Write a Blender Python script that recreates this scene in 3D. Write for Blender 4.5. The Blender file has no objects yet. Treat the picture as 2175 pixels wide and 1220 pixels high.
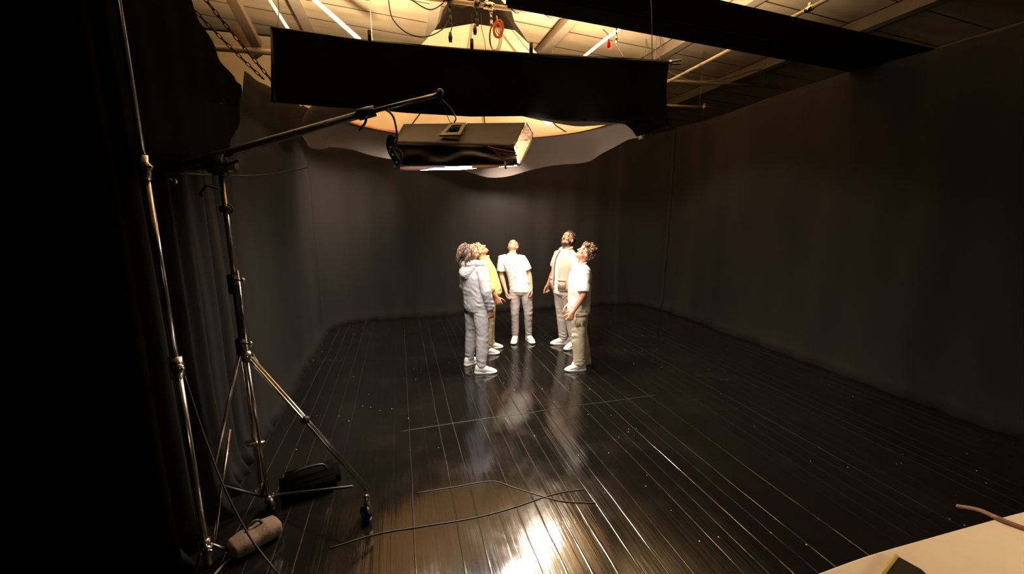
import bpy, bmesh, math, random
from mathutils import Vector, Matrix, noise
random.seed(7)
C = bpy.context.scene
COL = C.collection
PI = math.pi
R = math.radians

# ---------------------------------------------------------------- camera, world, exposure
CAM_H = 2.12; PITCH = R(10.4); YAW = R(15.6); FPX = 850.0
cam_d = bpy.data.cameras.new('camera'); cam = bpy.data.objects.new('camera', cam_d); COL.objects.link(cam)
cam_d.sensor_width = 36; cam_d.lens = 36 * FPX / 2175.0; cam_d.clip_start = 0.05; cam_d.clip_end = 100
cam.location = (0, 0, CAM_H); cam.rotation_euler = (PI/2 - PITCH, 0, -YAW)
C.camera = cam
w = bpy.data.worlds.new('world'); C.world = w; w.use_nodes = True
w.node_tree.nodes['Background'].inputs[0].default_value = (0.004, 0.003, 0.002, 1)
w.node_tree.nodes['Background'].inputs[1].default_value = 0.0
C.view_settings.view_transform = 'Standard'; C.view_settings.look = 'None'
C.view_settings.exposure = 0.0; C.view_settings.gamma = 1.0; C.view_settings.use_curve_mapping = False
C.cycles.max_bounces = 8; C.cycles.diffuse_bounces = 4; C.cycles.glossy_bounces = 4; C.cycles.transmission_bounces = 6
C.cycles.use_denoising = True; C.cycles.sample_clamp_indirect = 8.0
C.cycles.caustics_reflective = True

F = Vector((math.sin(YAW), math.cos(YAW), 0)); RT = Vector((math.cos(YAW), -math.sin(YAW), 0)); UP = Vector((0, 0, 1))
def ray(x, y):
    u = (x - 1087.5)/FPX; v = -(y - 610)/FPX
    return F*(math.cos(PITCH) + v*math.sin(PITCH)) + RT*u + UP*(-math.sin(PITCH) + v*math.cos(PITCH))
ORG = Vector((0, 0, CAM_H))
def vd(x, y, d): r = ray(x, y); return ORG + r*(d/r.dot(F))       # at distance d along the view
def vy(x, y, Y): r = ray(x, y); return ORG + r*(Y/r.y)
def vx(x, y, X): r = ray(x, y); return ORG + r*(X/r.x)
def vz(x, y, z=0.0): r = ray(x, y); return ORG + r*((z - CAM_H)/r.z)

# lights are made with their lamps; downlight, wash, roof and desk lamps are added
P_BULB = 280.0; E_BOX = 34.0; P_DOWN = 1250.0; P_WASH = 520.0; P_UP = 1700.0; P_DESK = 45.0

# ---------------------------------------------------------------- materials
def mat(name, col, rough=0.6, metal=0.0, spec=0.5, bump=0.0, bscale=50.0, stretch=(1, 1, 1), var=0.0, vscale=3.0,
        emit=None, estr=0.0, transl=0.0, tcol=None, detail=3.0, bdist=0.01, sheen=0.0):
    m = bpy.data.materials.new(name); m.use_nodes = True
    nt = m.node_tree; b = nt.nodes['Principled BSDF']; L = nt.links.new
    b.inputs['Base Color'].default_value = (*col, 1); b.inputs['Roughness'].default_value = rough
    b.inputs['Metallic'].default_value = metal; b.inputs['Specular IOR Level'].default_value = spec
    if sheen: b.inputs['Sheen Weight'].default_value = sheen
    tc = nt.nodes.new('ShaderNodeTexCoord')
    mp = nt.nodes.new('ShaderNodeMapping'); mp.inputs['Scale'].default_value = stretch
    L(tc.outputs['Object'], mp.inputs['Vector'])
    if var:
        n = nt.nodes.new('ShaderNodeTexNoise'); n.inputs['Scale'].default_value = vscale; n.inputs['Detail'].default_value = 4
        L(mp.outputs[0], n.inputs['Vector'])
        mr = nt.nodes.new('ShaderNodeMapRange'); mr.inputs[3].default_value = 1 - var; mr.inputs[4].default_value = 1 + var
        mr.inputs[1].default_value = .3; mr.inputs[2].default_value = .7
        L(n.outputs[0], mr.inputs[0])
        vm = nt.nodes.new('ShaderNodeVectorMath'); vm.operation = 'SCALE'; vm.inputs[0].default_value = col
        L(mr.outputs[0], vm.inputs['Scale']); L(vm.outputs[0], b.inputs['Base Color'])
    if bump:
        n = nt.nodes.new('ShaderNodeTexNoise'); n.inputs['Scale'].default_value = bscale; n.inputs['Detail'].default_value = detail
        L(mp.outputs[0], n.inputs['Vector'])
        bp = nt.nodes.new('ShaderNodeBump'); bp.inputs['Strength'].default_value = bump; bp.inputs['Distance'].default_value = bdist
        L(n.outputs[0], bp.inputs['Height']); L(bp.outputs[0], b.inputs['Normal'])
    if emit:
        b.inputs['Emission Color'].default_value = (*emit, 1); b.inputs['Emission Strength'].default_value = estr
    if transl:
        t = nt.nodes.new('ShaderNodeBsdfTranslucent'); t.inputs[0].default_value = (*(tcol or col), 1)
        mx = nt.nodes.new('ShaderNodeMixShader'); mx.inputs[0].default_value = transl
        L(b.outputs[0], mx.inputs[1]); L(t.outputs[0], mx.inputs[2]); L(mx.outputs[0], nt.nodes['Material Output'].inputs[0])
    return m
M = {}
M['drape'] = mat('black_drape_cloth', (.0175, .0155, .0138), 1, spec=0, bump=.35, bscale=6, stretch=(1, 1, .25), var=.22, vscale=.8, bdist=.02)
M['drape_left'] = M['drape']
M['velvet'] = mat('black_velvet', (.004, .0036, .0032), 1, spec=0, bump=.3, bscale=8, stretch=(1, 1, .2))
M['flag'] = mat('black_duvetyne', (.010, .007, .006), 1, spec=.05, bump=.3, bscale=12)
M['skirt'] = mat('dark_grey_skirt_cloth', (.040, .031, .026), .95, spec=.1, bump=.4, bscale=9, transl=.05, tcol=(.2, .15, .1))
M['silk'] = mat('cream_diffusion_silk', (.86, .68, .42), .8, spec=.1, var=.06, vscale=5, transl=.5, tcol=(.9, .66, .4))
M['orange_edge'] = mat('orange_webbing', (.5, .17, .05), .8)
M['chrome'] = mat('worn_chrome', (.62, .55, .47), .22, metal=1, bump=.05, bscale=30)
M['chrome_dark'] = mat('dark_steel', (.25, .2, .16), .3, metal=1)
M['black_metal'] = mat('black_painted_metal', (.018, .015, .013), .45)
M['chain'] = mat('matt_black_chain', (.012, .008, .006), .8, spec=.1)
M['black_plastic'] = mat('black_plastic', (.012, .011, .01), .35)
M['steel_pipe'] = mat('pale_painted_pipe', (.72, .6, .45), .45, bump=.1)
M['pipe_dim'] = mat('dull_steel_pipe', (.30, .23, .17), .5, metal=.3)
M['rib'] = mat('grey_roof_beam_paint', (.40, .34, .26), .6, var=.1)
M['cable_black'] = mat('black_cable_rubber', (.02, .016, .014), .5)
M['cable_grey'] = mat('grey_cable_rubber', (.16, .14, .12), .4)
M['cable_floor'] = mat('lit_edge_brown_cable', (.10, .075, .05), .35)  # brown lightened to stand in for lit edges of dark cable
M['cable_orange'] = mat('orange_cable_rubber', (.75, .16, .03), .5)
M['red'] = mat('red_tag_plastic', (.55, .004, .003), .8, spec=0)
M['strut_dark'] = mat('dark_brown_strut_paint', (.07, .045, .028), .8, spec=.1)
M['white_plastic'] = mat('white_plastic', (.75, .68, .58), .5)
M['box_grey'] = mat('softbox_back_cloth_grey', (.075, .052, .042), .6, bump=.2, bscale=8)
M['box_black'] = mat('softbox_black_nylon', (.012, .008, .007), .38, bump=.5, bscale=5, bdist=.02)
M['box_plate'] = mat('softbox_mount_plate', (.33, .26, .2), .5)
M['diff'] = mat('softbox_diffusion_lit', (.8, .8, .8), .9, emit=(1, .91, .81), estr=E_BOX)
M['foil'] = mat('crinkled_translucent_lining', (.7, .5, .38), .4, bump=1, bscale=22, bdist=.05, var=.95, vscale=16, transl=.12, tcol=(.8, .5, .28))
M['canvas'] = mat('tan_sandbag_canvas', (.16, .10, .06), .85, bump=.4, bscale=60)
M['table'] = mat('cream_tabletop_laminate', (.80, .66, .47), .55, var=.05, vscale=4)
M['tape_black'] = mat('black_tape', (.02, .018, .012), .4)
M['tape_yellow'] = mat('yellow_tape', (.6, .42, .1), .5)
M['strap'] = mat('pinkish_brown_strap', (.30, .15, .11), .5)
# people
M['skin_warm'] = mat('skin_light_brown', (.46, .20, .10), .5, var=.06, vscale=12)
M['skin_brown'] = mat('skin_brown', (.30, .135, .07), .5, var=.06, vscale=12)
M['skin_pink'] = mat('skin_pale_tan', (.60, .265, .165), .5, var=.06, vscale=12)
M['eye'] = mat('eye_white', (.8, .78, .72), .2)
M['iris'] = mat('dark_brown_iris', (.03, .015, .01), .2)
def cloth(n, c, var=.05): return mat(n, c, .9, spec=.15, bump=.5, bscale=22, var=var, vscale=9, bdist=.012, stretch=(1, 1, .6))
M['hoodie'] = cloth('grey_sweatshirt_fleece', (.42, .405, .41))
M['joggers'] = cloth('grey_jogger_fleece', (.42, .40, .41))
M['yellow'] = cloth('pale_yellow_jacket_cloth', (.56, .42, .17))
M['khaki'] = cloth('khaki_twill', (.42, .32, .20))
M['white_tee'] = cloth('white_cotton', (.66, .66, .61), .03)
M['grey_trouser'] = cloth('grey_brown_trouser_twill', (.37, .32, .29))
M['vest'] = cloth('dusty_beige_vest_twill', (.50, .35, .27))
M['beige'] = cloth('pale_beige_trouser_twill', (.48, .40, .35))
M['cargo'] = cloth('khaki_cargo_twill', (.54, .45, .31))
M['shoe'] = mat('white_shoe_leather', (.78, .76, .72), .5, bump=.3, bscale=40)
M['sole'] = mat('white_rubber_sole', (.7, .66, .6), .6)
M['shoe_grey'] = mat('grey_shoe_accent', (.2, .19, .18), .6)
M['hair_black'] = mat('black_brown_hair', (.035, .02, .014), .45, bump=.6, bscale=90)
M['hair_loc'] = mat('brown_locs_hair', (.10, .055, .035), .5, bump=.6, bscale=90)
M['hair_brown'] = mat('brown_curly_hair', (.16, .085, .045), .45, bump=.6, bscale=70)
M['hair_buzz'] = mat('buzzed_brown_hair', (.22, .12, .08), .7)
M['hair_blond'] = mat('light_brown_hair', (.40, .22, .11), .5, bump=.6, bscale=70)

def floor_mat():
    m = bpy.data.materials.new('glossy_black_painted_boards'); m.use_nodes = True
    nt = m.node_tree; b = nt.nodes['Principled BSDF']; L = nt.links.new; N = nt.nodes.new
    geo = N('ShaderNodeNewGeometry'); sep = N('ShaderNodeSeparateXYZ'); L(geo.outputs['Position'], sep.inputs[0])
    def math_(op, a, b_=None, c=None):
        n = N('ShaderNodeMath'); n.operation = op
        for i, v in enumerate((a, b_, c)):
            if v is None: continue
            if isinstance(v, (int, float)): n.inputs[i].default_value = v
            else: L(v, n.inputs[i])
        return n.outputs[0]
    def nz(scale, stretch, detail=3, rough=.5):
        mp = N('ShaderNodeMapping'); mp.inputs['Scale'].default_value = stretch; L(geo.outputs['Position'], mp.inputs['Vector'])
        n = N('ShaderNodeTexNoise'); n.inputs['Scale'].default_value = scale; n.inputs['Detail'].default_value = detail
        n.inputs['Roughness'].default_value = rough
        L(mp.outputs[0], n.inputs['Vector']); return n.outputs[0]
    x = sep.outputs[0]; y = sep.outputs[1]
    wob = math_('MULTIPLY', math_('SUBTRACT', nz(.7, (1, 1, 1)), .5), .05)
    xx = math_('ADD', x, wob)
    pl = 0.145
    idx = math_('FLOOR', math_('DIVIDE', xx, pl))
    fr = math_('SUBTRACT', math_('DIVIDE', xx, pl), idx)
    edge = math_('MINIMUM', fr, math_('SUBTRACT', 1, fr))            # 0 at a seam
    # strength of each seam differs and comes and goes along the boards
    wn = N('ShaderNodeTexWhiteNoise'); wn.noise_dimensions = '1D'; L(math_('ROUND', math_('DIVIDE', xx, pl)), wn.inputs['W'])
    along = nz(1.0, (2.5, .55, 1), 4)
    seamst = math_('MULTIPLY', wn.outputs[0], math_('SMOOTH_MIN', math_('MULTIPLY', along, 1.6), 1.0, .1))
    sm = N('ShaderNodeMapRange'); sm.interpolation_type = 'SMOOTHSTEP'
    L(edge, sm.inputs[0]); sm.inputs[1].default_value = 0.0; sm.inputs[2].default_value = .045; sm.inputs[3].default_value = 1; sm.inputs[4].default_value = 0
    seam = math_('MULTIPLY', sm.outputs[0], seamst)
    cup = math_('MULTIPLY', math_('POWER', math_('MULTIPLY', edge, 2), .6), .35)
    h = math_('ADD', math_('MULTIPLY', seam, 1.4), cup)
    h = math_('ADD', h, math_('MULTIPLY', nz(26, (1.6, .07, 1), 5), .6))     # long streaks
    h = math_('ADD', h, math_('MULTIPLY', nz(3.0, (1, .6, 1), 3), .9))        # broad waves
    h = math_('ADD', h, math_('MULTIPLY', nz(60, (1, 1, 1), 2), .05))
    bp = N('ShaderNodeBump'); bp.inputs['Strength'].default_value = FLOOR_BUMP; bp.inputs['Distance'].default_value = .004
    L(h, bp.inputs['Height']); L(bp.outputs[0], b.inputs['Normal'])
    # scuffs and dust: worn patches in the paint
    sc = nz(2.3, (1, .8, 1), 8, .65)
    mr = N('ShaderNodeMapRange'); L(sc, mr.inputs[0]); mr.inputs[1].default_value = .48; mr.inputs[2].default_value = .72
    mr.inputs[3].default_value = 0; mr.inputs[4].default_value = 1
    rg = math_('ADD', math_('MULTIPLY', mr.outputs[0], .12), .10)
    L(rg, b.inputs['Roughness'])
    vo = N('ShaderNodeTexVoronoi'); vo.inputs['Scale'].default_value = 10; vo.inputs['Randomness'].default_value = 1
    L(geo.outputs['Position'], vo.inputs['Vector'])
    dot = math_('LESS_THAN', vo.outputs['Distance'], .05)
    reg = math_('MULTIPLY', math_('GREATER_THAN', nz(.9, (1, 1, 1), 2), .50), dot)
    mx = N('ShaderNodeMix'); mx.data_type = 'RGBA'
    L(math_('MULTIPLY', mr.outputs[0], .45), mx.inputs[0]); mx.inputs[6].default_value = (.006, .005, .004, 1); mx.inputs[7].default_value = (.014, .010, .007, 1)
    mx2 = N('ShaderNodeMix'); mx2.data_type = 'RGBA'
    L(math_('MULTIPLY', seam, .35), mx2.inputs[0]); L(mx.outputs[2], mx2.inputs[6]); mx2.inputs[7].default_value = (.12, .09, .065, 1)
    mx3 = N('ShaderNodeMix'); mx3.data_type = 'RGBA'
    L(reg, mx3.inputs[0]); L(mx2.outputs[2], mx3.inputs[6]); mx3.inputs[7].default_value = (.55, .48, .38, 1)
    L(mx3.outputs[2], b.inputs['Base Color'])
    b.inputs['Specular IOR Level'].default_value = .85
    return m
FLOOR_BUMP = .5
M['floor'] = floor_mat()

def roof_mat():
    m = bpy.data.materials.new('cream_roof_panels'); m.use_nodes = True
    nt = m.node_tree; b = nt.nodes['Principled BSDF']; L = nt.links.new; N = nt.nodes.new
    geo = N('ShaderNodeNewGeometry'); sep = N('ShaderNodeSeparateXYZ'); L(geo.outputs['Position'], sep.inputs[0])
    def line(src, period, off, wd):
        a = N('ShaderNodeMath'); a.operation = 'ADD'; a.inputs[1].default_value = -off; L(src, a.inputs[0])
        p = N('ShaderNodeMath'); p.operation = 'PINGPONG'; p.inputs[1].default_value = period/2; L(a.outputs[0], p.inputs[0])
        l = N('ShaderNodeMath'); l.operation = 'LESS_THAN'; l.inputs[1].default_value = wd; L(p.outputs[0], l.inputs[0]); return l.outputs[0]
    l1 = line(sep.outputs[1], .69, 6.82, .014); l2 = line(sep.outputs[0], 2.17, 2.86, .014)
    mxm = N('ShaderNodeMath'); mxm.operation = 'MAXIMUM'; L(l1, mxm.inputs[0]); L(l2, mxm.inputs[1])
    n = N('ShaderNodeTexNoise'); n.inputs['Scale'].default_value = .9; n.inputs['Detail'].default_value = 5
    mp = N('ShaderNodeMapping'); mp.inputs['Scale'].default_value = (.4, 3, 1); L(geo.outputs['Position'], mp.inputs['Vector']); L(mp.outputs[0], n.inputs['Vector'])
    cr = N('ShaderNodeValToRGB'); cr.color_ramp.elements[0].color = (.66, .52, .34, 1); cr.color_ramp.elements[1].color = (.90, .76, .54, 1)
    cr.color_ramp.elements[0].position = .3; cr.color_ramp.elements[1].position = .6
    L(n.outputs[0], cr.inputs[0])
    mx = N('ShaderNodeMix'); mx.data_type = 'RGBA'; L(mxm.outputs[0], mx.inputs[0]); L(cr.outputs[0], mx.inputs[6]); mx.inputs[7].default_value = (.08, .05, .03, 1)
    L(mx.outputs[2], b.inputs['Base Color']); b.inputs['Roughness'].default_value = .7
    return m
M['roof'] = roof_mat()

# ---------------------------------------------------------------- helpers
def obj(name, bm, m, parent=None, smooth=True):
    me = bpy.data.meshes.new(name); bm.normal_update(); bm.to_mesh(me); bm.free()
    if smooth:
        for p in me.polygons: p.use_smooth = True
    o = bpy.data.objects.new(name, me); COL.objects.link(o)
    if m: me.materials.append(m)
    if parent: o.parent = parent
    return o
def empty(name, loc=(0, 0, 0), rz=0.0):
    o = bpy.data.objects.new(name, None); COL.objects.link(o); o.location = loc; o.rotation_euler = (0, 0, rz); o.empty_display_size = .1
    return o
def tag(o, label, cat, group=None):
    o['label'] = label; o['category'] = cat
    if group: o['group'] = group
    return o
def struct(o): o['kind'] = 'structure'; return o
def frame_for(d):
    d = d.normalized(); a = Vector((0, 0, 1)) if abs(d.z) < .9 else Vector((1, 0, 0))
    u = a.cross(d).normalized(); return u, d.cross(u).normalized()
def ring(bm, c, u, v, n=16, p=2.0):
    out = []
    for i in range(n):
        a = 2*PI*i/n; ca, sa = math.cos(a), math.sin(a)
        s = 1.0 if p == 2.0 else (abs(ca)**p + abs(sa)**p)**(-1/p)
        out.append(bm.verts.new(c + u*(ca*s) + v*(sa*s)))
    return out
def bridge(bm, a, b, closed=True):
    n = len(a)
    for i in range(n if closed else n-1):
        j = (i+1) % n
        bm.faces.new((a[i], a[j], b[j], b[i]))
def loft(bm, rings, n=16, p=2.0, cap=True):
    """rings: list of (centre, u, v)"""
    rs = [ring(bm, Vector(c), Vector(u), Vector(v), n, p) for c, u, v in rings]
    for a, b in zip(rs, rs[1:]): bridge(bm, a, b)
    if cap:
        bm.faces.new(list(reversed(rs[0]))); bm.faces.new(rs[-1])
    return rs
def tube(bm, pts, r, n=8, dome=False):
    pts = [Vector(p) for p in pts]
    rr = [r]*len(pts) if isinstance(r, (int, float)) else list(r)
    if dome:
        d0 = (pts[1]-pts[0]).normalized(); d1 = (pts[-1]-pts[-2]).normalized()
        pts = [pts[0]-d0*rr[0]*.85, pts[0]-d0*rr[0]*.5] + pts + [pts[-1]+d1*rr[-1]*.5, pts[-1]+d1*rr[-1]*.85]
        rr = [rr[0]*.35, rr[0]*.8] + rr + [rr[-1]*.8, rr[-1]*.35]
    rings = []; u = None
    for i, pt in enumerate(pts):
        d = (pts[min(i+1, len(pts)-1)] - pts[max(i-1, 0)]).normalized()
        if u is None: u, _ = frame_for(d)
        u = (u - d*u.dot(d)).normalized(); v = d.cross(u)
        rings.append((pt, u*rr[i], v*rr[i]))
    loft(bm, rings, n)
def box(bm, c, s, rot=None, bevel=0.0):
    r = bmesh.ops.create_cube(bm, size=1.0)
    vs = r['verts']
    mt = Matrix.Translation(Vector(c)) @ (rot.to_4x4() if rot else Matrix.Identity(4)) @ Matrix.Diagonal((*s, 1))
    bmesh.ops.transform(bm, matrix=mt, verts=vs)
    if bevel:
        es = list({e for v in vs for e in v.link_edges})
        bmesh.ops.bevel(bm, geom=es, offset=bevel, segments=2, affect='EDGES')
def ellip(bm, c, s, rot=None, seg=20, rings=12):
    r = bmesh.ops.create_uvsphere(bm, u_segments=seg, v_segments=rings, radius=1)
    mt = Matrix.Translation(Vector(c)) @ (rot.to_4x4() if rot else Matrix.Identity(4)) @ Matrix.Diagonal((*s, 1))
    bmesh.ops.transform(bm, matrix=mt, verts=r['verts'])
def torus(bm, c, R1, r1, nrm, n=16, k=6, sx=1.0, udir=None):
    nrm = Vector(nrm).normalized()
    if udir is None: u, v = frame_for(nrm)
    else: u = Vector(udir).normalized(); v = nrm.cross(u)
    rs = []
    for i in range(n):
        a = 2*PI*i/n; d = u*(math.cos(a)*sx) + v*math.sin(a)
        t = (u*(-math.sin(a)*sx) + v*math.cos(a)).normalized(); o = nrm.cross(t)
        rs.append(ring(bm, Vector(c)+d*R1, o*r1, nrm*r1, k))
    for i in range(n): bridge(bm, rs[i], rs[(i+1) % n])
def curve_pts(ctrl, n=24):
    """Catmull-Rom through control points"""
    c = [Vector(p) for p in ctrl]; c = [c[0]*2-c[1]] + c + [c[-1]*2-c[-2]]; out = []
    segs = len(c)-3
    for s in range(segs):
        p0, p1, p2, p3 = c[s:s+4]
        m = max(2, n//segs)
        for i in range(m):
            t = i/m
            out.append(.5*((2*p1) + (p2-p0)*t + (2*p0-5*p1+4*p2-p3)*t*t + (-p0+3*p1-3*p2+p3)*t**3))
    out.append(c[-2]); return out
def cable(name, ctrl, r, m, label=None, cat='cable', n=40, group=None, parent=None):
    bm = bmesh.new(); tube(bm, curve_pts(ctrl, n), r, 6); o = obj(name, bm, m, parent)
    if label: tag(o, label, cat, group)
    return o

# ================================================================= THE SETTING
ROOM_L, ROOM_R, ROOM_B = -1.40, 5.65, 8.38
bm = bmesh.new()
vs = [bm.verts.new(p) for p in ((-4.5, -1.5, 0), (9, -1.5, 0), (9, 20, 0), (-4.5, 20, 0))]; bm.faces.new(vs)
struct(obj('floor', bm, M['floor'], smooth=False))
def roof_z(x): return 5.6 - .06*x
bm = bmesh.new()
vs = [bm.verts.new((x, y, roof_z(x)+dz)) for dz in (0, .15) for x, y in ((-7, -1.5), (14, -1.5), (14, 20), (-7, 20))]
bm.faces.new(vs[:4]); bm.faces.new(list(reversed(vs[4:])))
for i in range(4): bm.faces.new((vs[i], vs[(i+1) % 4], vs[4+(i+1) % 4], vs[4+i]))
struct(obj('ceiling', bm, M['roof'], smooth=False))
# far walls of the warehouse beyond the drapes
for nm, c, s in (('wall_front', (3.5, 20.05, 2.9), (21, .1, 5.8)), ('wall_outer_left', (-6.9, 9, 3), (.1, 22, 6)), ('wall_outer_right', (13.9, 9, 2.5), (.1, 22, 5))):
    bm = bmesh.new(); box(bm, c, s); struct(obj(nm, bm, M['rib'], smooth=False))

def top_left(y):
    P = [(2.4, 5.2), (3.2, 4.2), (3.85, 3.45), (4.1, 3.35), (4.74, 3.28), (4.79, 3.50), (5.3, 3.55), (5.83, 3.62), (7.0, 3.78), (9, 3.88)]
    for (a, za), (b, zb) in zip(P, P[1:]):
        if y <= b: t = max(0, (y-a)/(b-a)); return za + (zb-za)*t
    return 3.88
def drape(name, path, ztop, folds, m):
    """path: (x, y, nx, ny) samples; folds(i, p, z) -> push along the normal"""
    bm = bmesh.new(); nz = 34; cols = []
    for k, (x, y, nx, ny) in enumerate(path):
        zt = ztop(x, y); col = []
        for j in range(nz+1):
            t = j/nz; z = zt*t
            f = folds(x, y, z)
            col.append(bm.verts.new((x+nx*f, y+ny*f, z)))
        cols.append(col)
    for a, b in zip(cols, cols[1:]):
        for j in range(nz): bm.faces.new((a[j], b[j], b[j+1], a[j+1]))
    o = obj(name, bm, m)
    s = o.modifiers.new('thickness', 'SOLIDIFY'); s.thickness = .006
    return struct(o)
def foldsL(x, y, z):
    k = max(0.0, min(1.0, (4.3-y)/1.2))
    f = .05*k*math.sin(y*26 + .4*math.sin(z*1.3)) + .03*k*math.sin(y*47+1+.2*z)
    f += .010*math.sin(y*9 + z*.4) + .02*noise.noise(Vector((y*1.2, z*.8, 3)))
    f += .09*math.exp(-z*9)*(1+.5*noise.noise(Vector((y*5, 0, 1))))
    return f
def foldsB(x, y, z):
    s = x + y
    return .012*math.sin(s*11 + .5*math.sin(z)) + .03*noise.noise(Vector((s*1.1, z*.5, 8))) + .07*math.exp(-z*9)*(1+.8*noise.noise(Vector((s*5, 0, 1))))
pth = []
y = 2.5
while y < 7.55: pth.append((ROOM_L, y, 1, 0)); y += .018 if y < 4.3 else .05
wl = drape('wall_left', pth + [(ROOM_L, 7.55, 1, 0)], lambda x, y: top_left(y), foldsL, M['drape'])
rc = .8; pth = []
for i in range(13):
    a = PI - (PI/2)*i/12; pth.append((ROOM_L+rc+rc*math.cos(a), 7.55+rc*math.sin(a)*1.0, -math.cos(a), -math.sin(a)))
x = ROOM_L+rc+.05
while x < 4.85: pth.append((x, 7.55+rc + .12*math.sin((x+.6)/5.4*PI)*0, 0, -1)); x += .05
rc = .8
for i in range(13):
    a = PI/2 - (PI/2)*i/12; pth.append((ROOM_R-rc+rc*math.cos(a), 7.55+rc*math.sin(a), -math.cos(a), -math.sin(a)))
drape('wall_back', pth, lambda x, y: 3.86+.02*math.sin(x*2), foldsB, M['drape'])
pth = []; y = 7.55
while y > -1.2: pth.append((ROOM_R, y, -1, 0)); y -= .05
drape('wall_right', pth, lambda x, y: 3.88+.03*math.sin(y*1.7), foldsB, M['drape'])

# near black curtain at the left of the camera
def curtain(name, p0, p1, h, nwave, amp, m, label):
    bm = bmesh.new(); p0 = Vector(p0); p1 = Vector(p1); d = p1-p0; L = d.length; d.normalize(); nrm = Vector((-d.y, d.x, 0)); N = nwave*10; cols = []
    for i in range(N+1):
        s = L*i/N; col = []
        for j in range(13):
            z = .01 + h*j/12
            a = amp*(math.sin(2*PI*nwave*i/N + .3*math.sin(z*2)) + .35*math.sin(2*PI*nwave*2.3*i/N))
            p = p0 + d*s + nrm*a; col.append(bm.verts.new((p.x, p.y, z)))
        cols.append(col)
    for a, b in zip(cols, cols[1:]):
        for j in range(12): bm.faces.new((a[j], b[j], b[j+1], a[j+1]))
    o = obj(name, bm, m); s = o.modifiers.new('thickness', 'SOLIDIFY'); s.thickness = .008
    return tag(o, label, 'curtain')
curtain('black_curtain', (-1.31, 2.44, 0), (-4.4, 2.30, 0), 5.3, 14, .03, M['velvet'], 'near black velvet curtain filling the dark left side behind the chrome pole')

# upper velvet drape over the near left wall
bm = bmesh.new(); cols = []; y = 2.5
XD = ROOM_L+.13
TP = [vx(x_, y_, XD) for x_, y_ in ((372, -60), (398, -25), (412, 5), (425, 42), (448, 88), (468, 125), (490, 158), (514, 181))]
def drape_top(y):
    if y <= TP[0].y: return TP[0].z + (TP[0].y-y)*1.2
    for p_, q_ in zip(TP, TP[1:]):
        if y <= q_.y: return p_.z + (q_.z-p_.z)*(y-p_.y)/(q_.y-p_.y)
    return TP[-1].z
while y <= TP[-1].y:
    zt = drape_top(y); kk = max(0, (y-3.3)/(TP[-1].y-3.3)); zb_ = 2.38 + .06*math.sin(y*2.1); zb_ += (zt-.05-zb_)*kk**2.2; col = []
    for j_ in range(15):
        z = zb_ + (zt-zb_)*j_/14; col.append(bm.verts.new((XD+.012*math.sin(y*19+.5*math.sin(z*2)), y, z)))
    cols.append(col); y += .02
for a, b in zip(cols, cols[1:]):
    for j_ in range(14): bm.faces.new((a[j_], b[j_], b[j_+1], a[j_+1]))
o = obj('black_drape', bm, M['velvet']); s = o.modifiers.new('thickness', 'SOLIDIFY'); s.thickness = .008
tag(o, 'black velvet drape with a curved top edge hung high on the left wall', 'curtain')
# roof ribs, pipes
def bar(name, a, b, w_, h_, m, label=None, cat='beam', group=None, kind=None):
    a = Vector(a); b = Vector(b); d = b-a; bm = bmesh.new()
    rot = d.to_track_quat('Y', 'Z').to_matrix()
    box(bm, (a+b)/2, (w_, d.length, h_), rot, .004)
    o = obj(name, bm, m, smooth=False)
    if kind: o['kind'] = kind
    elif label: tag(o, label, cat, group)
    return o
for i, x in enumerate((-3.62, -1.45, .72, 2.90, 5.06, 7.23, 9.4)):
    # steel roof beam with a web and a lower flange
    bm = bmesh.new(); z = roof_z(x)
    box(bm, (x, 9, z-.10), (.025, 20.9, .2)); box(bm, (x, 9, z-.205), (.17, 20.9, .02))
    lab = {2: 'roof beam directly above the cone lantern', 3: 'pale roof beam just right of the lantern, left of the red tag', 4: 'pale roof beam above the right end of the black flag', 5: 'dim roof beam over the right wall'}
    tag(obj('roof_beam', bm, M['rib'], smooth=False), lab.get(i, 'dim steel roof beam out over the warehouse side'), 'beam', 'steel roof beams')
def pipe(name, a, b, r, m, label, cat='pipe', group='ceiling pipes', joints=()):
    root = empty(name, a); a = Vector(a); b = Vector(b)
    bm = bmesh.new(); tube(bm, [Vector((0, 0, 0)), (b-a)*.5, b-a], r, 12); obj('tube', bm, m, root)
    for t in joints:
        bm = bmesh.new(); c = (b-a)*t; d = (b-a).normalized(); tube(bm, [c-d*.04, c+d*.04], r*1.5, 12)
        u, v = frame_for(d); box(bm, c+v*r*1.6, (.03, .03, .05)); obj('coupler', bm, M['chrome'] if m is M['steel_pipe'] else m, root)
    for t in (.12, .88):
        c = (b-a)*t; zt_ = roof_z(a.x+c.x)-a.z; bm = bmesh.new(); tube(bm, [c, Vector((c.x, c.y, zt_))], .006, 6); obj('hanger_rod', bm, M['pipe_dim'], root)
    return tag(root, label, cat, group)
GZ = 4.40
pipe('grid_pipe', (-1.7, 4.9, GZ), (4.75, 4.9, 4.46), .024, M['steel_pipe'], 'pale horizontal grid pipe wound with black cable above the flag', joints=(.36, .43, .72))
pipe('grid_pipe', (2.92, 4.95, 4.52), (2.92, 8.0, 4.58), .022, M['steel_pipe'], 'pale pipe running back from the grid pipe beside the red tag', joints=(.02,))
pipe('grid_pipe', (4.62, 3.2, 4.43), (4.62, 7.4, 4.36), .022, M['steel_pipe'], 'pale pipe crossing behind the big black beam at upper right', joints=(.18, .9))
pipe('grid_pipe', (4.4, 7.0, 4.56), (7.6, 7.0, 4.66), .028, M['pipe_dim'], 'dim horizontal pipe with a capped end over the right wall', joints=(.97,))
pipe('grid_pipe', (4.4, 7.2, 4.18), (6.1, 7.2, 4.22), .025, M['pipe_dim'], 'lower dim pipe beside the right end of the flag', joints=(.95,))
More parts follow.
